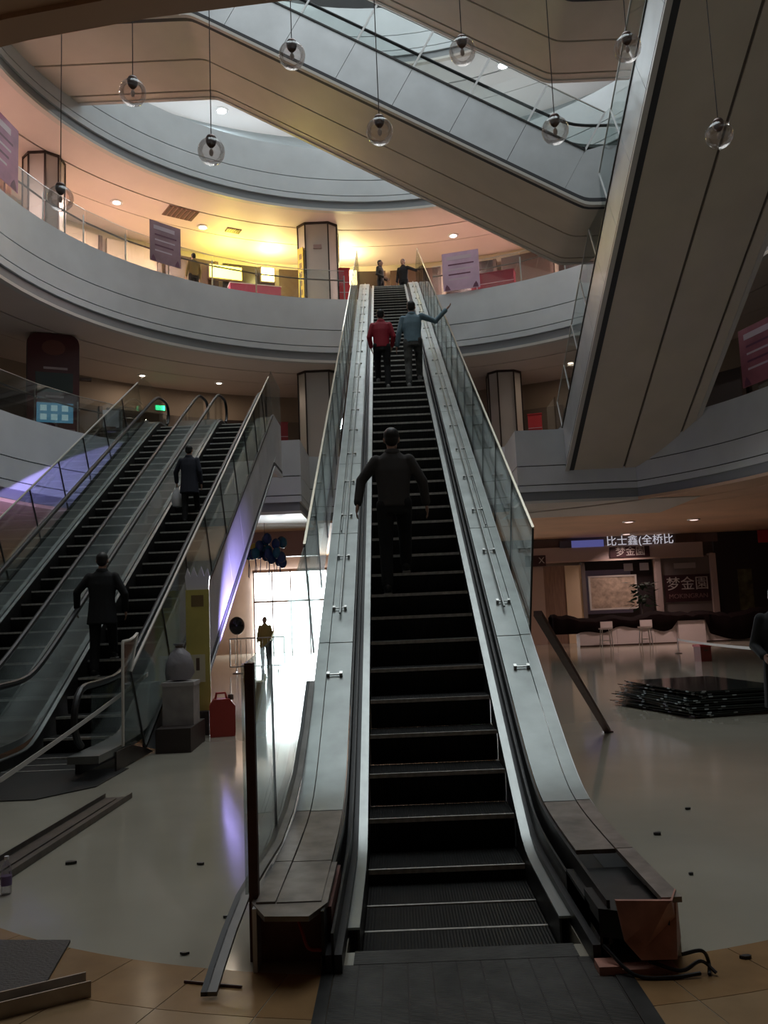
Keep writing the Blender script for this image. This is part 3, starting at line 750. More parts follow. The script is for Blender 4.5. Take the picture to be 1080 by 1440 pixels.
bm_ = MB().ell((0, 0, -.01), (.026, .026, .045), 8, 6).mesh('bulb', mat('dead_bulb', (.55, .5, .46), .2))
for gme in (gm, cm, bm_): gme.polygons.foreach_set('use_smooth', [True]*len(gme.polygons))
for x, y, z, lb in globes:
    t = thing('pendant_lamp', lb if 'globe' in lb.split()[:4] or lb.startswith('leftmost') else lb, 'pendant lamp', (x, y, z), 0, 'clear glass globe pendants in the void')
    inst('globe', gm, t); inst('cap', cm, t); inst('bulb', bm_, t)
    obj('cord', MB().tube([(0, 0, .19), (.01, 0, 6), (0, 0, 29.2-z)], .006, 5), CORD, t)

# ------------------------------------------------------------------ ground floor: far end
dw = thing('door_1', 'glazed entrance doors bright with daylight at far end', 'door', (-5.6, 39.9, 0), kind='structure')
day = mat('daylight_behind_doors', (.9, .95, 1), .5, emit=(.93, .97, 1.), estr=11.0)
obj('daylight', MB().box(-1.9, 1.9, .12, .15, .02, 4.1), day, dw)
for i in range(5):
    x = -1.9+i*.95; obj('door_frame', MB().box(x-.03, x+.03, -.05, .1, 0, 4.2), DKFR, dw)
obj('door_frame', MB().box(-1.95, 1.95, -.05, .1, 4.1, 4.25), DKFR, dw); obj('door_frame', MB().box(-1.9, 1.9, -.05, .1, 2.55, 2.65), DKFR, dw)
for i in range(4):
    for z0, z1 in ((.02, 2.55), (2.65, 4.1)): obj('door_pane', MB().box(-1.85+i*.95, -1.0+i*.95, .02, .03, z0, z1), M_GLASS, dw)
a = area('doorway_daylight', (-5.6, 39.6, 2.2), 3.6, 700, (.92, .97, 1.), (math.pi/2, 0, 0), sy=3.8)
a.rotation_euler = (-math.pi/2, 0, 0)
# beam over the doors
tag(obj('trim_1', MB().box(-9.5, -3.0, 27.2, 27.6, 3.95, 4.88), mat('salmon_beam', (.45, .28, .24), .5)), 'salmon coloured ceiling beam before the bright doors', 'beam', kind='structure')
# crowd barrier
def barrier(x0, y, rz, w, label):
    t = thing('crowd_barrier', label, 'barrier', (x0, y, 0), rz)
    m = M_POST
    for z in (.18, 1.08): obj('rail', MB().tube([(0, 0, z), (w, 0, z)], .02, 8), m, t, True)
    n = int(w/.16)
    for i in range(n+1): obj('bar', MB().tube([(w*i/n, 0, .18), (w*i/n, 0, 1.08)], .009 if 0 < i < n else .02, 6), m, t)
    for x in (.2, w-.2): obj('foot', MB().bar((x, -.25, .02), (x, .25, .02), .04, .04), m, t); obj('foot_post', MB().tube([(x, 0, .02), (x, 0, .18)], .02, 6), m, t)
barrier(-5.65, 23.6, .05, 1.75, 'steel crowd barrier standing before the bright doors')
# balloons
bl = thing('balloon_bunch', 'hanging bunch of dark blue balloons near the bright doors', 'balloons', (-4.5, 24.0, 4.86))
random.seed(3)
bme = MB().ell((0, 0, 0), (.16, .16, .2), 12, 8)
cols = [mat('navy_balloon', (.01, .03, .12), .25), mat('teal_balloon', (.01, .09, .16), .25), mat('yellow_balloon', (.5, .35, .03), .3)]
for i in range(26):
    b = MB(); c = (random.uniform(-.65, .6), random.uniform(-.35, .35), -random.uniform(.55, 1.35))
    b.ell(c, (.15, .15, .19), 10, 7); obj('balloon', b, cols[0 if i % 3 else 1] if i else cols[2], bl, True)
    if i % 2 == 0: obj('ribbon', MB().tube([(c[0], c[1], c[2]-.18), (c[0]+.03, c[1], c[2]-.5), (c[0], c[1], c[2]-random.uniform(.7, 1.0))], .012, 5), cols[0], bl)
obj('string', MB().tube([(0, 0, 0), (0, 0, -.6)], .01, 5), CORD, bl)
bb = thing('black_balloon', 'big round black balloon above the crowd barrier', 'balloon', (-5.3, 23.0, 0))
obj('envelope', MB().ell((0, 0, 1.5), (.25, .25, .29), 16, 10), mat('black_latex', (.012, .012, .016), .15), bb, True); obj('stick', MB().tube([(0, 0, 0), (0, 0, 1.22)], .012, 6), M_POST, bb); obj('stand', MB().lathe([(.16, 0), (.16, .02), (.03, .03)], 12), DKFR, bb)
# ------------------------------------------------------------------ beside the left escalators
ss = thing('standing_sign', 'narrow tall yellow sign box beside the left escalator glass', 'sign', (-3.19, 8.45, 0), math.radians(8))
obj('base', MB().box(-.155, .155, -.2, .2, 0, .34), mat('dark_plinth', (.035, .025, .022), .5), ss)
ym = mat('olive_yellow_board', (.52, .44, .12), .5, var=.2, scale=2)
obj('board', MB().box(-.17, .17, -.06, .06, .34, 2.1), ym, ss)
obj('printed_block', MB().box(-.09, .09, -.067, -.06, 1.85, 2.02), mat('board_print_brown', (.20, .13, .05), .5), ss)
obj('printed_block', MB().box(-.12, .1, -.067, -.06, .75, 1.15), mat('board_print_white', (.62, .58, .42), .5), ss)
obj('printed_mark', MB().box(-.03, .02, -.07, -.067, .92, 1.1), DKFR, ss)
obj('topper', MB().prism([(-.16, 2.1), (.16, 2.1), (.18, 2.3), (.15, 2.42), (.10, 2.3), (.06, 2.45), (0, 2.3), (-.05, 2.44), (-.10, 2.3), (-.14, 2.43), (-.18, 2.3)], lambda p, t: (p[0], t, p[1]), -.03, .03), mat('frosted_acrylic', (.75, .72, .82), .15), ss)
sk = thing('plastic_sack', 'pale full plastic sack beside the yellow sign box', 'sack', (-3.16, 7.2, .853))
obj('bag', MB().lathe([(.02, 0), (.15, .02), (.18, .12), (.165, .28), (.12, .40), (.06, .47), (.04, .50), (.07, .55)], 16), mat('pale_plastic', (.30, .28, .30), .35, bump=.8, scale=9), sk, True)
for v_ in sk.children[0].data.vertices:
    f_ = 1+.16*math.sin(v_.co.x*31+v_.co.z*17)*math.cos(v_.co.y*27-v_.co.z*9); v_.co.x *= f_*1.05; v_.co.y *= f_*.85; v_.co.z *= .9
obj('tie', MB().lathe([(.05, .44), (.055, .455), (.05, .47)], 10), DKFR, sk)
pb = thing('crate_stack', 'grey box on a dark base under the plastic sack', 'box', (-3.14, 7.2, 0), .05)
obj('base', MB().box(-.22, .22, -.55, .5, 0, .30), mat('dark_plinth', (.035, .025, .022), .5), pb); obj('box', MB().box(-.2, .2, -.22, .22, .30, .85), mat('grey_carton', (.34, .31, .30), .6, var=.2, scale=5), pb); obj('lid', MB().box(-.21, .21, -.23, .23, .80, .852), mat('grey_carton_lid', (.42, .39, .38), .6), pb)
cn = thing('fuel_can', 'red plastic can with handle on the floor left of centre', 'can', (-2.79, 8.15, 0), .2)
rm = mat('dark_red_plastic', (.38, .04, .03), .4)
obj('body', MB().prism([(-.17, 0), (.17, 0), (.18, .05), (.18, .42), (.1, .52), (-.12, .52), (-.18, .44), (-.18, .05)], lambda p, t: (p[0], t, p[1]), -.13, .13), rm, cn)
obj('handle', MB().tube([(-.1, 0, .5), (-.08, 0, .6), (.04, 0, .6), (.07, 0, .5)], .018, 8), rm, cn, True); obj('cap', MB().lathe([(.04, .5), (.04, .57), (.01, .58)], 10, (.12, 0, 0)), DKFR, cn)
yb = thing('carton', 'orange-yellow carton behind the red can', 'box', (-2.62, 10.0, 0), .1)
om = mat('amber_carton', (.60, .34, .03), .5)
obj('box', MB().box(-.16, .16, -.2, .2, 0, .62), om, yb); obj('flap', MB().cbox((-.16, 0, .68), (.02, .38, .14)), om, yb); obj('flap', MB().cbox((.17, 0, .67), (.02, .38, .12)), om, yb); obj('tape', MB().box(-.02, .02, -.203, .203, .0, .622), ym, yb)
# purple floodlight that tints the escalator flank
fl = thing('floodlight', 'small violet LED floodlight standing behind the red can', 'lamp', (-1.75, 10.7, 0), math.radians(50))
obj('stand', MB().box(-.14, .14, -.1, .1, 0, .03), M_BLACK, fl); obj('head', MB().box(-.15, .15, -.03, .05, .05, .3), M_BLACK, fl)
obj('lens', MB().box(-.13, .13, .05, .06, .07, .28), mat('violet_lens', (.4, .3, 1), .4, emit=(.42, .34, 1.), estr=6), fl)
a = area('flood_light', (0, .09, .2), .22, 210, (.44, .36, 1.), (math.radians(100), 0, 0), spread=math.radians(52)); a.parent = fl; a.rotation_euler = (math.radians(121), 0, 0)
# barrier tapes
def ribbon(pts, wd, m, name, label):
    b = MB(); V = []; Fc = []
    for x, y, z in pts: V += [(x, y, z), (x, y, z+wd), (x+.004, y+.004, z+wd), (x+.004, y+.004, z)]
    for i in range(len(pts)-1):
        for q in range(4): Fc.append((4*i+q, 4*i+(q+1) % 4, 4*i+4+(q+1) % 4, 4*i+4+q))
    Fc += [(3, 2, 1, 0), tuple(4*(len(pts)-1)+q for q in range(4))]
    return tag(obj(name, b.add(V, Fc), m), label, 'tape')
TP = mat('grey_white_tape', (.55, .54, .52), .5)
def sag(a, b, s, n=10): return [(a[0]+(b[0]-a[0])*t, a[1]+(b[1]-a[1])*t, a[2]+(b[2]-a[2])*t-s*4*t*(1-t)) for t in [i/n for i in range(n+1)]]
ribbon(sag((-3.41, 6.6, .97), (-3.88, 3.6, .25), .02)[:-1]+[(-3.88, 3.6, .25), (-4.6, 1.4, .004)], .05, TP, 'barrier_tape', 'pale barrier tape stretched before the left escalators')
ribbon(sag((8.9, 24.0, .42), (6.9, 12.5, .62), .03), .06, TP, 'barrier_tape', 'pale tape stretched at right before the counter')
for (x, y, h, lb) in ((8.9, 24.02, .5, 'thin tape post by the counter'), (6.9, 12.48, .72, 'thin tape post outside the right edge')):
    t = thing('tape_post', lb, 'post', (x, y, 0)); obj('pole', MB().tube([(0, 0, 0), (0, 0, h)], .012, 6), M_POST, t); obj('base', MB().lathe([(.12, 0), (.12, .015), (.02, .03)], 12), DKFR, t)
# yellow caution label on the escalator
tag(obj('caution_label', MB().cbox((-5.62, 5.9, .262), (.2, .14, .006), .1), mat('caution_yellow', (.65, .62, .02), .5)), 'small yellow label on the left escalator end', 'label')

# ------------------------------------------------------------------ loose debris on the floor
STL = mat('dull_channel_steel', (.11, .10, .09), .4, .7, var=.25, scale=8)
def channel(a, b, wd, h, label, m=STL):
    a, b = Vector(a), Vector(b); d = (b-a); L = d.length
    t = thing('steel_channel', label, 'channel', a, math.atan2(d.y, d.x))
    obj('web', MB().box(0, L, -wd/2, wd/2, .003, .012), m, t); obj('flange', MB().box(0, L, -wd/2, -wd/2+.008, .012, h), m, t); obj('flange', MB().box(0, L, wd/2-.008, wd/2, .012, h), m, t)
    obj('inner_rib', MB().box(.02, L-.1, -.012, .012, .012, h*.45), m, t)
    return t
channel((-2.96, 1.45, 0), (-2.93, 3.95, 0), .26, .05, 'long dark steel channel on the floor at left')
channel((-2.15, -.62, 0), (-1.68, -.34, 0), .12, .07, 'short pale steel channel at the lower left corner', mat('pale_channel_steel', (.34, .30, .26), .4, .6, var=.2, scale=8))
tag(obj('rubber_mat', MB().prism([(-3.2, .40), (-1.99, .27), (-1.91, -.22), (-2.0, -.42), (-3.2, -.30)], lambda p, t: (p[0], p[1], t), .004, .016), mat('charcoal_mat', (.045, .04, .038), .7, bump=.5, scale=60)), 'charcoal mat on the floor at the lower left edge', 'mat')
bt = thing('water_bottle', 'clear plastic water bottle with purple label at left edge', 'bottle', (-2.71, 1.13, 0), .3)
obj('body', MB().lathe([(.028, 0), (.032, .01), (.032, .15), (.028, .165), (.012, .195), (.012, .21)], 14), glass_mat('bottle_plastic', (.85, .85, .88), .12), bt, True)
obj('label_band', MB().lathe([(.0328, .055), (.0330, .11)], 14), mat('purple_label', (.16, .10, .25), .4), bt, True); obj('cap', MB().lathe([(.014, .205), (.014, .225), (.002, .226)], 10), mat('white_cap', (.7, .7, .75), .4), bt)
tag(obj('thin_rod', MB().tube([(-1.27, -.28, .008), (-1.14, -.32, .008), (-1.0, -.36, .008)], .007, 6), M_BROWN), 'thin brown rod lying by the escalator foot', 'rod')
random.seed(11)
for i, (x, y, s) in enumerate(((-2.55, 1.75, .05), (-1.62, 1.6, .03), (-1.05, .98, .022), (-1.25, .55, .018), (-1.35, .05, .02), (1.5, 1.9, .04), (1.42, .98, .02), (1.95, 2.6, .03), (1.25, -.25, .03))):
    b = MB(); n = 6; P = [(s*random.uniform(.6, 1.2)*math.cos(2*math.pi*j/n), s*.55*random.uniform(.6, 1.2)*math.sin(2*math.pi*j/n)) for j in range(n)]
    b.prism(P, lambda p, t: (x+p[0], y+p[1], t), .003, .012+s*.15)
    tag(obj('debris_chip', b, M_BLACK), 'small dark chip of debris on the floor', 'debris', 'dark chips of debris scattered on the floor')
# detached trim strip curling off the left deck
pth = [(-.985, 3.0, 1.06), (-.985, 2.4, .72), (-.985, 1.9, .50), (-.98, 1.3, .38), (-.98, .7, .33), (-1.0, .3, .32), (-1.05, .05, .25), (-1.08, -.15, .16), (-1.10, -.35, .07), (-1.11, -.46, .015)]
st = thing('trim_strip', 'loose metal trim strip curling from the left deck to floor', 'trim strip', (0, 0, 0))
for nm, dx, m_, ww in (('strip', 0, mat('dull_trim_metal', (.20, .19, .18), .5, .4, var=.2, scale=6), .045), ('rubber_edge', -.032, M_BLACK, .03)):
    b = MB(); V = []; Fc = []
    for x, y, z in pth: V += [(x+dx-ww/2, y, z), (x+dx+ww/2, y, z), (x+dx+ww/2, y, z+.018), (x+dx-ww/2, y, z+.018)]
    for i in range(len(pth)-1):
        for q in range(4): Fc.append((4*i+q, 4*i+(q+1) % 4, 4*i+4+(q+1) % 4, 4*i+4+q))
    Fc += [(3, 2, 1, 0), tuple(4*(len(pth)-1)+q for q in range(4))]
    obj(nm, b.add(V, Fc), m_, st, True)
# brown post leaning on the right side
lb_ = thing('leaning_post', 'rust brown steel post leaning against the right escalator side', 'post', (2.39, 6.93, 0))
A_, B_ = Vector((0, 0, .02)), Vector((1.04-2.39, 3.57-6.93, 1.56))
obj('bar', MB().bar(A_, B_, .075, .05), M_BROWN, lb_); obj('end_plate', MB().cbox((0, 0, .012), (.12, .12, .02)), M_BROWN, lb_)
# stack of glass sheets
SH = [mat('dark_glass_sheet', (.018, .026, .026), .08, spec=.6), mat('grey_glass_sheet', (.05, .065, .065), .08, spec=.6)]
SE = mat('bright_glass_edge', (.45, .52, .54), .15)
random.seed(5)
for i in range(15):
    b = MB(); c = Vector((4.42+random.uniform(-.06, .06), 9.2+random.uniform(-.06, .06), .028+i*.024)); rz = math.radians(12+random.uniform(-5, 5))
    L = 1.75 if i < 11 else 1.5; Wd = 2.3
    R = Matrix.Rotation(rz, 3, 'Z')
    b.cbox(c, (L, Wd, .012), rz)
    t = thing('glass_sheet', 'topmost dark glass sheet of the pile on the right floor' if i == 14 else 'lowest dark glass sheet of the pile on the right floor' if i == 0 else 'dark glass sheet within the pile on the right floor', 'glass sheet', (0, 0, 0), 0, 'pile of dark glass sheets')
    obj('pane', b, SH[i % 2], t)
    for s in (-.45, -.2) if i % 2 else (-.38,):
        e = MB(); q = c+R @ Vector((s*L, -Wd/2-.006, 0)); e.cbox(q, (.06, .012, .016), rz); obj('edge_clip', e, SE, t)
    for s in (-.45, -.2, .1, .4):
        e = MB(); q = c+R @ Vector((-L/2-.006, s*Wd, 0)); e.cbox(q, (.012, .07, .016), rz); obj('edge_clip', e, SE, t)
sp_ = thing('pallet', 'low timber pallet under the pile of glass sheets', 'pallet', (4.42, 9.2, 0), math.radians(12))
# pallet is flat under the sheets
obj('board', MB().box(-.8, .8, -1.1, -.95, .001, .018), DKFR, sp_); obj('board', MB().box(-.8, .8, .95, 1.1, .001, .018), DKFR, sp_); obj('board', MB().box(-.8, .8, -.07, .07, .001, .018), DKFR, sp_)
# small red box further back
rb = thing('red_crate', 'small dark red crate on the floor before the counter', 'crate', (8.2, 19.8, 0), .3)
obj('body', MB().box(-.17, .17, -.15, .15, 0, .42), mat('crate_red', (.22, .04, .03), .5), rb); obj('rim', MB().box(-.19, .19, -.17, .17, .40, .46), RED, rb); obj('handle', MB().box(-.06, .06, -.16, -.15, .28, .33), DKFR, rb)

# ------------------------------------------------------------------ shop at the right of the ground floor
SHP = thing('shop_front', 'dim jewellery shop front with header sign at right', 'shop', (0, 36, 0))
cw = mat('shop_cream', (.55, .42, .36), .5); hd = mat('shop_header_panel', (.50, .40, .38), .4); gy = mat('shop_grey_panel', (.20, .17, .165), .35)
obj('header', MB().box(4.5, 14.2, -.3, .0, 3.78, 4.45), hd, SHP); obj('header_edge', MB().box(4.5, 14.2, -.34, -.3, 3.74, 3.82), cw, SHP)
obj('upper_header', MB().box(4.5, 15, -.1, .1, 4.45, 4.88), mat('shop_dark_header', (.16, .11, .10), .5), SHP)
obj('sign_strip', MB().box(7.55, 8.1, -.36, -.3, 4.42, 4.74), mat('slate_strip', (.10, .10, .16), .4), SHP)
obj('sign_strip', MB().box(8.1, 9.6, -.36, -.3, 4.42, 4.74), mat('blue_strip', (.18, .20, .55), .4, emit=(.2, .22, .7), estr=.25), SHP)
WL = mat('lit_white_letters', (.8, .8, .85), .4, emit=(.75, .75, .85), estr=.45); GLT = mat('grey_letters', (.55, .50, .48), .4)
text('比士鑫(全桥比', .5, WL, SHP, (11.3, -.33, 4.62))
obj('sign_strip', MB().box(12.95, 13.9, -.36, -.3, 4.45, 4.85), DKFR, SHP)
obj('sign_plate', MB().box(9.85, 11.7, -.38, -.3, 3.86, 4.36), mat('sign_maroon', (.05, .02, .025), .4), SHP); text('梦金園', .46, GLT, SHP, (10.8, -.40, 4.11))
obj('corner_plate', MB().box(5.9, 6.85, -.38, -.3, 3.62, 4.12), mat('sign_maroon', (.05, .02, .025), .4), SHP)
text('X', .4, GLT, SHP, (6.65, -.40, 3.87))
obj('wall_panel', MB().box(4.5, 6.75, -.1, .05, 0, 3.78), cw, SHP)
obj('wood_panel', MB().box(6.75, 7.75, -.1, .05, 0, 3.6), mat('reddish_wood_panel', (.30, .19, .14), .5, var=.2, scale=3, stretch=(6, 6, .5)), SHP)
obj('pale_door', MB().box(7.75, 8.5, -.14, .05, 0, 3.6), mat('pale_door_panel', (.85, .68, .48), .5), SHP)
obj('opening_frame', MB().box(8.5, 8.68, -.2, .05, 0, 3.7), gy, SHP)
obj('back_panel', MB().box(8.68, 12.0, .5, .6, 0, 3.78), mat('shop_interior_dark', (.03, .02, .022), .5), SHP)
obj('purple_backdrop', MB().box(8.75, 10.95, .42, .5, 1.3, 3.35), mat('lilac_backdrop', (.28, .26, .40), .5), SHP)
pp = obj('picture', MB().box(9.0, 11.1, .3, .36, 1.55, 3.0), mat('tan_map_print', (.42, .32, .24), .6, var=.35, scale=5), SHP)
for x0, x1, z0, z1 in ((8.92, 9.0, 1.47, 3.08), (11.1, 11.18, 1.47, 3.08), (9.0, 11.1, 1.47, 1.55), (9.0, 11.1, 3.0, 3.08)): obj('picture_frame', MB().box(x0, x1, .28, .38, z0, z1), mat('pale_frame', (.6, .55, .5), .4), pp)
for x in (10.6, 11.35): obj('ceiling_card', MB().box(x, x+.42, .2, .22, 3.25, 3.6), mat('white_card', (.6, .58, .62), .5), SHP)
obj('pillar', MB().box(11.95, 12.2, -.25, .1, 0, 3.8), hd, SHP)
obj('grey_panel', MB().box(12.2, 14.5, -.12, .1, 0, 3.8), gy, SHP); obj('pillar', MB().box(14.5, 14.78, -.25, .1, 0, 3.9), hd, SHP)
obj('sign_plate', MB().box(12.35, 14.45, -.17, -.12, 1.7, 2.95), mat('sign_maroon', (.05, .02, .025), .4), SHP)
text('梦金園', .66, GLT, SHP, (13.4, -.18, 2.5)); text('MOKINGRAN', .3, mat('dim_red_letters', (.22, .13, .13), .4), SHP, (13.4, -.18, 1.95))
obj('window_card', MB().box(12.85, 13.85, -.16, -.12, 3.25, 3.5), mat('grey_card', (.36, .33, .33), .5), SHP)
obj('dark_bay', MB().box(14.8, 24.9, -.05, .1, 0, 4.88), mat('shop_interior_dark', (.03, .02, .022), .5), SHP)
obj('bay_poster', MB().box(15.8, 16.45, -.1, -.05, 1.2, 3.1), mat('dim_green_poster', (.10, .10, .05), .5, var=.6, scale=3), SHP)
obj('red_sign', MB().box(16.9, 18.5, -.3, -.05, 4.3, 5.0-.12), RED, SHP)
# counter under a dark cloth
ct = thing('counter', 'long white counter before the shop front', 'counter', (0, 31.5, 0))
cwht = mat('counter_white', (.60, .52, .50), .4)
for i in range(4): obj('front_panel', MB().box(7.3+i*1.55, 7.3+i*1.55+1.54, -.05, .02, .06, .95), cwht, ct)
obj('end_block', MB().box(11.3, 12.4, -.3, .6, 0, 1.05), cwht, ct); obj('body', MB().box(7.32, 13.4, .02, .7, 0, .95), cwht, ct); obj('kick', MB().box(7.3, 13.4, -.03, .02, 0, .06), DKFR, ct)
cl = MB(); V = []; Fc = []; n = 60; random.seed(2)
for i in range(n+1):
    x = 6.2+i*(16-6.2)/n; top = 1.20+.07*math.sin(x*1.3)+.05*math.sin(x*3.1)+random.uniform(-.045, .045); hem = .66+.10*math.sin(x*2.2)+.05*math.sin(x*5.1)
    if x < 7.2: hem = .55
    if 11.2 < x < 12.5: top += .02; hem = .92
    if x > 12.5: hem = .25+.2*math.sin(x*1.7)
    yo = -.36 if 11.15 < x < 12.6 else -.1-.03*math.sin(x*9)
    V += [(x, yo-.02, hem), (x, yo-.02, top-.1), (x, .25, top+.05), (x, .78, top-.08), (x, .8, hem)]
for i in range(n):
    for q in range(4): Fc.append((5*i+q, 5*i+q+1, 5*i+6+q, 5*i+5+q))
clo = obj('dust_cloth', cl.add(V, Fc), mat('black_red_cloth', (.010, .005, .005), .95, spec=.1), None, True); clo.location = (0, 31.5, 0)
md = clo.modifiers.new('thick', 'SOLIDIFY'); md.thickness = .02
tag(clo, 'black dust cloth heaped over the counter', 'cloth')
def stool(x, y, label):
    t = thing('bar_stool', label, 'stool', (x, y, 0), 0, 'white bar stools at the counter')
    obj('seat', MB().box(-.24, .24, -.2, .2, .70, .76), cwht, t); obj('backrest', MB().box(-.24, .24, -.22, -.17, .76, 1.02), cwht, t)
    for sx in (-1, 1):
        for sy in (-1, 1): obj('leg', MB().bar((sx*.17, sy*.15, .7), (sx*.22, sy*.19, 0), .03, .03), M_POST, t)
    for s in (-1, 1): obj('footrest', MB().bar((-.2, s*.17, .25), (.2, s*.17, .25), .02, .02), M_POST, t)
stool(8.25, 30.9, 'white bar stool left of the other at the counter'); stool(9.85, 30.9, 'white bar stool right of the other at the counter')
# plant on the counter
pt = thing('potted_plant', 'dark leafy potted plant standing behind the counter', 'plant', (10.45, 33.2, 0))
obj('pot', MB().lathe([(.16, 0), (.22, .4), (.24, .45), (.2, .46)], 14), DKFR, pt, True); obj('trunk', MB().tube([(0, 0, .4), (.03, 0, 1.2), (0, 0, 1.9)], [.04, .035, .02], 7), DKFR, pt)
random.seed(9); lf = mat('dark_green_leaf', (.012, .028, .012), .7, spec=.2)
for i in range(80):
    a = random.uniform(0, 6.28); rr = random.uniform(.05, .5); z = random.uniform(1.55, 2.6); L = random.uniform(.28, .45)
    c = Vector((rr*math.cos(a), rr*math.sin(a), z)); d = Vector((math.cos(a), math.sin(a), random.uniform(-.7, .4))).normalized(); s = d.cross(Vector((0, 0, 1))).normalized()*.11
    v = [c, c+d*L*.4+s, c+d*L, c+d*L*.4-s, c+d*L*.4+Vector((0, 0, .03))]
    obj('leaf', MB().add(v, [(0, 1, 4), (1, 2, 4), (2, 3, 4), (3, 0, 4)]), lf, pt)
for x_, y_, lb in ((9.0, 29.0, 'added pink fill light over the counter, left of two'), (11.6, 29.2, 'added pink fill light over the counter, right of two'), (10.4, 34.6, 'added pink fill light just before the shop header')):
    ceiling_lamp((x_, y_, 4.875), lb, 40, (1., .74, .68), 1.0, r=.2, spread=math.radians(125))  # fill lamps added to brighten the dark counter and shop
# tiny green reflection source: exit sign over ground floor right
ex2 = thing('exit_sign', 'small green lit exit sign low on the far right wall', 'sign', (3.6, 40.14, 3.2))
obj('case', MB().box(-.25, .25, .0, .06, 0, .25), DKFR, ex2); obj('face', MB().box(-.21, .21, -.01, .0, .03, .22), mat('green_glow', (.05, .8, .3), .4), ex2)

# ------------------------------------------------------------------ people
SKIN = mat('skin', (.42, .24, .17), .5); HAIR = mat('black_hair', (.012, .010, .009), .5)
def person(label, loc, rz, H, top, bottom, shoes=None, pose=None, coat=None, extra=None, vox=.009):
    k = H/1.7
    J = dict(pelvis=(0, 0, .93), waist=(0, .0, 1.07), chest=(0, .01, 1.26), neck=(0, .0, 1.44), head=(0, .02, 1.585),
             shL=(-.168, 0, 1.365), elL=(-.235, -.02, 1.11), wrL=(-.245, .06, .87), shR=(.168, 0, 1.365), elR=(.235, -.02, 1.11), wrR=(.245, .06, .87),
             hipL=(-.09, 0, .90), knL=(-.10, .03, .49), anL=(-.10, -.02, .085), hipR=(.09, 0, .90), knR=(.10, .03, .49), anR=(.10, -.02, .085))
    if pose: J.update(pose)
    J = {n: Vector(v)*k for n, v in J.items()}
    t = thing('person', label, 'person', loc, rz)
    def limb(b, names, rads, n=10):
        pts = [J[q] if isinstance(q, str) else q for q in names]
        b.tube(pts, [r*k for r in rads], n)
        for q, r in zip(pts, rads): b.ell(q, (r*k,)*3, 10, 8)
    def torso(b, secs, n=16):
        V = []; Fc = []
        for c, rx, ry in secs:
            for i in range(n):
                a = 2*math.pi*i/n; V.append(c+Vector((rx*k*math.cos(a), ry*k*math.sin(a), 0)))
        for j in range(len(secs)-1):
            for i in range(n): Fc.append((j*n+i, j*n+(i+1) % n, (j+1)*n+(i+1) % n, (j+1)*n+i))
        Fc.append(tuple(range(n-1, -1, -1))); Fc.append(tuple((len(secs)-1)*n+i for i in range(n)))
        b.add(V, Fc)
    def rem(o, v):
        m = o.modifiers.new('merge', 'REMESH'); m.mode = 'VOXEL'; m.voxel_size = v; m.use_smooth_shade = True
        s = o.modifiers.new('soft', 'SMOOTH'); s.iterations = 3; s.factor = .5
    body = MB()
    h = J['head']
    body.ell(h+Vector((0, -.005, .02))*k, (.074*k, .092*k, .10*k), 16, 12); body.ell(h+Vector((0, .03, -.05))*k, (.056*k, .062*k, .068*k), 14, 10)
    body.ell(h+Vector((0, .098, -.012))*k, (.015*k, .02*k, .026*k), 8, 6)
    body.ell(h+Vector((0, .082, -.062))*k, (.026*k, .016*k, .010*k), 8, 6)
    for s in (-1, 1): body.ell(h+Vector((s*.077, -.005, 0))*k, (.012*k, .022*k, .032*k), 8, 6)
    body.tube([J['neck']-Vector((0, 0, .03*k)), J['neck']+Vector((0, .005, .04))*k, h-Vector((0, 0, .05*k))], [.062*k, .052*k, .050*k], 12)
    torso(body, [(J['pelvis']-Vector((0, 0, .06*k)), .13, .09), (J['waist'], .125, .085), (J['chest'], .15, .10), (J['chest']+(J['neck']-J['chest'])*.6, .15, .085), (J['neck'], .06, .055)])
    for S in 'LR':
        limb(body, ['sh'+S, 'el'+S, 'wr'+S], (.05, .038, .027)); limb(body, ['hip'+S, 'kn'+S, 'an'+S], (.078, .054, .038))
        d = (J['wr'+S]-J['el'+S]).normalized(); sgn = -1 if S == 'L' else 1
        nrm = Vector((sgn, 0, 0)); nrm = (nrm-d*nrm.dot(d))
        if nrm.length < .2: nrm = Vector((0, 0, 1))-d*d.z
        nrm.normalize(); lat = d.cross(nrm).normalized()
        if lat.y < 0: lat = -lat
        pc = J['wr'+S]+d*.05*k
        Rm = Matrix((lat, nrm, d)).transposed()
        body.ell(pc, (.042*k, .018*k, .055*k), 10, 8, Rm)
        for i, L in enumerate((.072, .08, .075, .058)):
            o = J['wr'+S]+d*.088*k+lat*(.030-.020*i)*k; m1 = o+d*L*.5*k-nrm*.006*k; e_ = o+d*L*.92*k-nrm*.024*k
            body.tube([o-d*.02*k, o, m1, e_], [.0095*k, .0095*k, .009*k, .0075*k], 6)
        o = J['wr'+S]+d*.03*k+lat*.035*k; body.tube([o-lat*.02*k, o+lat*.022*k+d*.025*k, o+lat*.03*k+d*.062*k], [.012*k, .0105*k, .008*k], 6)
    bo = obj('body', body, SKIN, t); rem(bo, vox*k)
    for s in (-1, 1): obj('eye', MB().ell(h+Vector((s*.03, .083, .006))*k, (.011*k, .008*k, .008*k), 8, 6), HAIR, bo)
    hr = MB(); hr.ell(h+Vector((0, -.02, .045))*k, (.083*k, .095*k, .085*k), 14, 10); hr.ell(h+Vector((0, -.05, -.005))*k, (.074*k, .055*k, .075*k), 12, 8)
    ho = obj('hair', hr, HAIR, t); rem(ho, .011*k)
    # upper garment
    jk = MB()
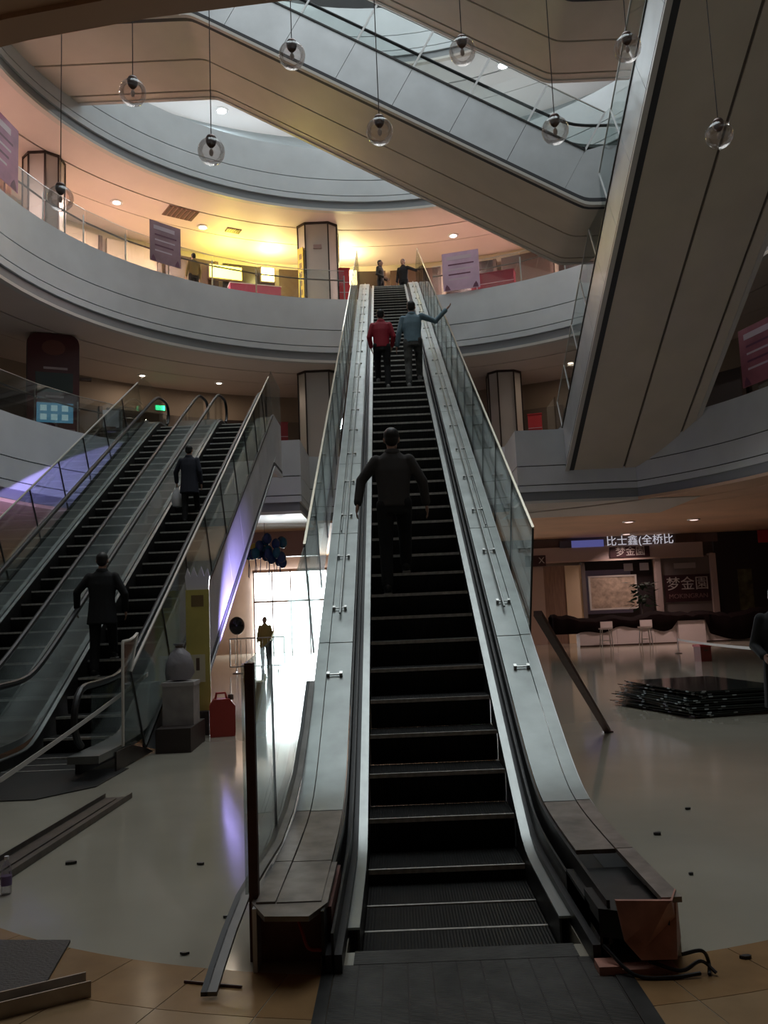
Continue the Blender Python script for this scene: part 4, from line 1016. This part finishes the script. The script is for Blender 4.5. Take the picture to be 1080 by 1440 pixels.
    if coat: torso(jk, [(J['pelvis']-Vector((0, 0, coat*k)), .21, .16), (J['pelvis'], .185, .135), (J['waist'], .175, .125), (J['chest'], .195, .13), (J['chest']+(J['neck']-J['chest'])*.62, .185, .105), (J['neck']+Vector((0, 0, .02*k)), .075, .07)])
    else: torso(jk, [(J['pelvis']-Vector((0, 0, .05*k)), .165, .12), (J['waist'], .165, .115), (J['chest'], .19, .125), (J['chest']+(J['neck']-J['chest'])*.62, .18, .10), (J['neck']+Vector((0, 0, .02*k)), .075, .07)])
    for S in 'LR':
        wr = J['wr'+S]-(J['wr'+S]-J['el'+S])*.06; limb(jk, ['sh'+S, 'el'+S, wr], (.066, .056, .046))
    jo = obj('jacket', jk, top, t); rem(jo, .012*k)
    co = MB().lathe([(.082*k, -.01), (.085*k, .015*k), (.07*k, .04*k), (.066*k, .035*k)], 14, J['neck']+Vector((0, -.005, .0))); obj('collar', co, top, jo, True)
    tr = MB(); torso(tr, [(J['pelvis']-Vector((0, 0, .12*k)), .15, .11), (J['pelvis'], .155, .115), (J['waist']-Vector((0, 0, .04*k)), .145, .105)])
    for S in 'LR': limb(tr, ['hip'+S, 'kn'+S, J['an'+S]+Vector((0, 0, .02*k))], (.098, .072, .062))
    to = obj('trousers', tr, bottom, t); rem(to, .012*k)
    for S in 'LR':
        a = J['an'+S]; sh = MB(); sh.ell(a+Vector((0, .07, -.045))*k, (.045*k, .135*k, .038*k), 12, 8); sh.ell(a+Vector((0, -.01, -.02))*k, (.045*k, .06*k, .06*k), 10, 8)
        so = obj('shoe', sh, shoes or M_BLACK, t); rem(so, .009*k)
        obj('sole', MB().box(a.x-.042*k, a.x+.042*k, a.y-.055*k, a.y+.19*k, a.z-.085*k, a.z-.07*k), mat('pale_sole', (.30, .29, .27), .6), so)
    return t
DK = mat('black_cloth', (.010, .010, .011), .85); DK2 = mat('charcoal_vest', (.055, .05, .048), .85); NAVY = mat('navy_coat', (.018, .02, .032), .85)
REDJ = mat('red_jacket', (.36, .012, .03), .6); BLUEJ = mat('faded_blue_jacket', (.16, .25, .30), .7, var=.15, scale=6); CAMO = mat('mottled_trousers', (.075, .075, .07), .8, var=.7, scale=9, col2=(.16, .16, .15))
ST = .2309
def tread(Y, base=1.446, ph=.195, o=0):
    n = math.floor((Y-o-ph)/.4); u = ph+.4*n; return (u-base)*T3
climb = dict(knR=(.10, .20, .66), anR=(.10, .22+.10, .085+ST), hipR=(.09, 0, .92))
climbL = dict(knL=(-.10, .20, .66), anL=(-.10, .22+.10, .085+ST), hipL=(-.09, 0, .92))
Y = 4.75; person('person in charcoal vest climbing nearest on the long escalator', (-.22, Y, tread(Y)), 0, 1.78, DK2, DK, pose=dict(climb, elL=(-.33, .02, 1.17), wrL=(-.37, -.03, .93), elR=(.30, .02, 1.14), wrR=(.33, .09, .92)), vox=.009)
Y = 11.95; person('person in red jacket and dark trousers climbing the long escalator', (-.30, Y, tread(Y)), 0, 1.62, REDJ, DK, shoes=mat('grey_shoe', (.3, .3, .3), .6), pose=dict(climbL, elL=(-.25, .0, 1.12), wrL=(-.22, .12, .95), elR=(.25, 0, 1.12), wrR=(.21, .12, .95)))
Y = 11.95; person('person in faded blue jacket reaching to the right glass', (.31, Y, tread(Y)), -.06, 1.76, BLUEJ, CAMO, shoes=mat('grey_shoe', (.3, .3, .3), .6), pose=dict(climb, shR=(.19, 0, 1.40), elR=(.45, .04, 1.30), wrR=(.66, .02, 1.50), elL=(-.25, 0, 1.10), wrL=(-.30, .05, .86)))
person('left of two dark dressed people standing at the escalator top', (-.28, 25.4, Z3), -2.0, 1.72, mat('dark_olive', (.03, .028, .02), .8), DK, pose=dict(wrR=(.16, .2, .98), wrL=(-.16, .2, .98)))
person('right of two dark dressed people standing at the escalator top', (.56, 25.4, Z3), 2.7, 1.72, DK, DK, pose=dict(elL=(-.42, .02, 1.22), wrL=(-.58, .08, 1.12)))
Y = 13.2; person('person in navy coat with white bag on the left escalators', (-4.42, Y, tread(Y, o=5.104, ph=.2)), 0, 1.64, NAVY, DK, pose=dict(climb, elL=(-.30, .05, 1.12), wrL=(-.30, .12, .92)), coat=.28)
bgz = tread(13.2, o=5.104, ph=.2)
bg = thing('carrier_bag', 'white plastic carrier bag held by the person in navy coat', 'bag', (-4.42-.29, 13.2+.15, bgz+.36))
obj('bag', MB().lathe([(.02, 0), (.10, .02), (.13, .14), (.11, .28), (.05, .38), (.03, .42)], 12), mat('white_plastic', (.62, .62, .62), .4, bump=.5, scale=12), bg, True); obj('handle', MB().tube([(-.03, 0, .40), (-.01, 0, .47), (.01, 0, .47), (.03, 0, .40)], .008, 6), mat('white_plastic', (.62, .62, .62), .4), bg)
Y = 8.25; person('large dark figure low on the left escalators', (-4.55, Y, tread(Y, o=5.104, ph=.2)), .15, 1.80, DK, DK, pose=dict(climb, elL=(-.34, .02, 1.16), wrL=(-.36, .12, .95), elR=(.30, .0, 1.12), wrR=(.30, .1, .9)), coat=.22)
person('dark coated figure cut off at the right edge', (3.72, 4.7, 0), 2.9, 1.74, DK, DK, pose=dict(elL=(-.25, .02, 1.12), wrL=(-.2, .2, 1.0), elR=(.25, .0, 1.10), wrR=(.2, .2, 1.0)), coat=.45)
person('yellowish figure standing behind the upper glass balustrade', (-6.75, 24.1, Z3), .6, 1.72, mat('olive_yellow_coat', (.22, .17, .06), .8), DK)
person('person in yellow coat standing behind the crowd barrier', (-4.9, 26.2, 0), 3.0, 1.75, mat('mustard_coat', (.42, .33, .10), .8), mat('brown_trousers', (.10, .06, .05), .8), coat=.25)
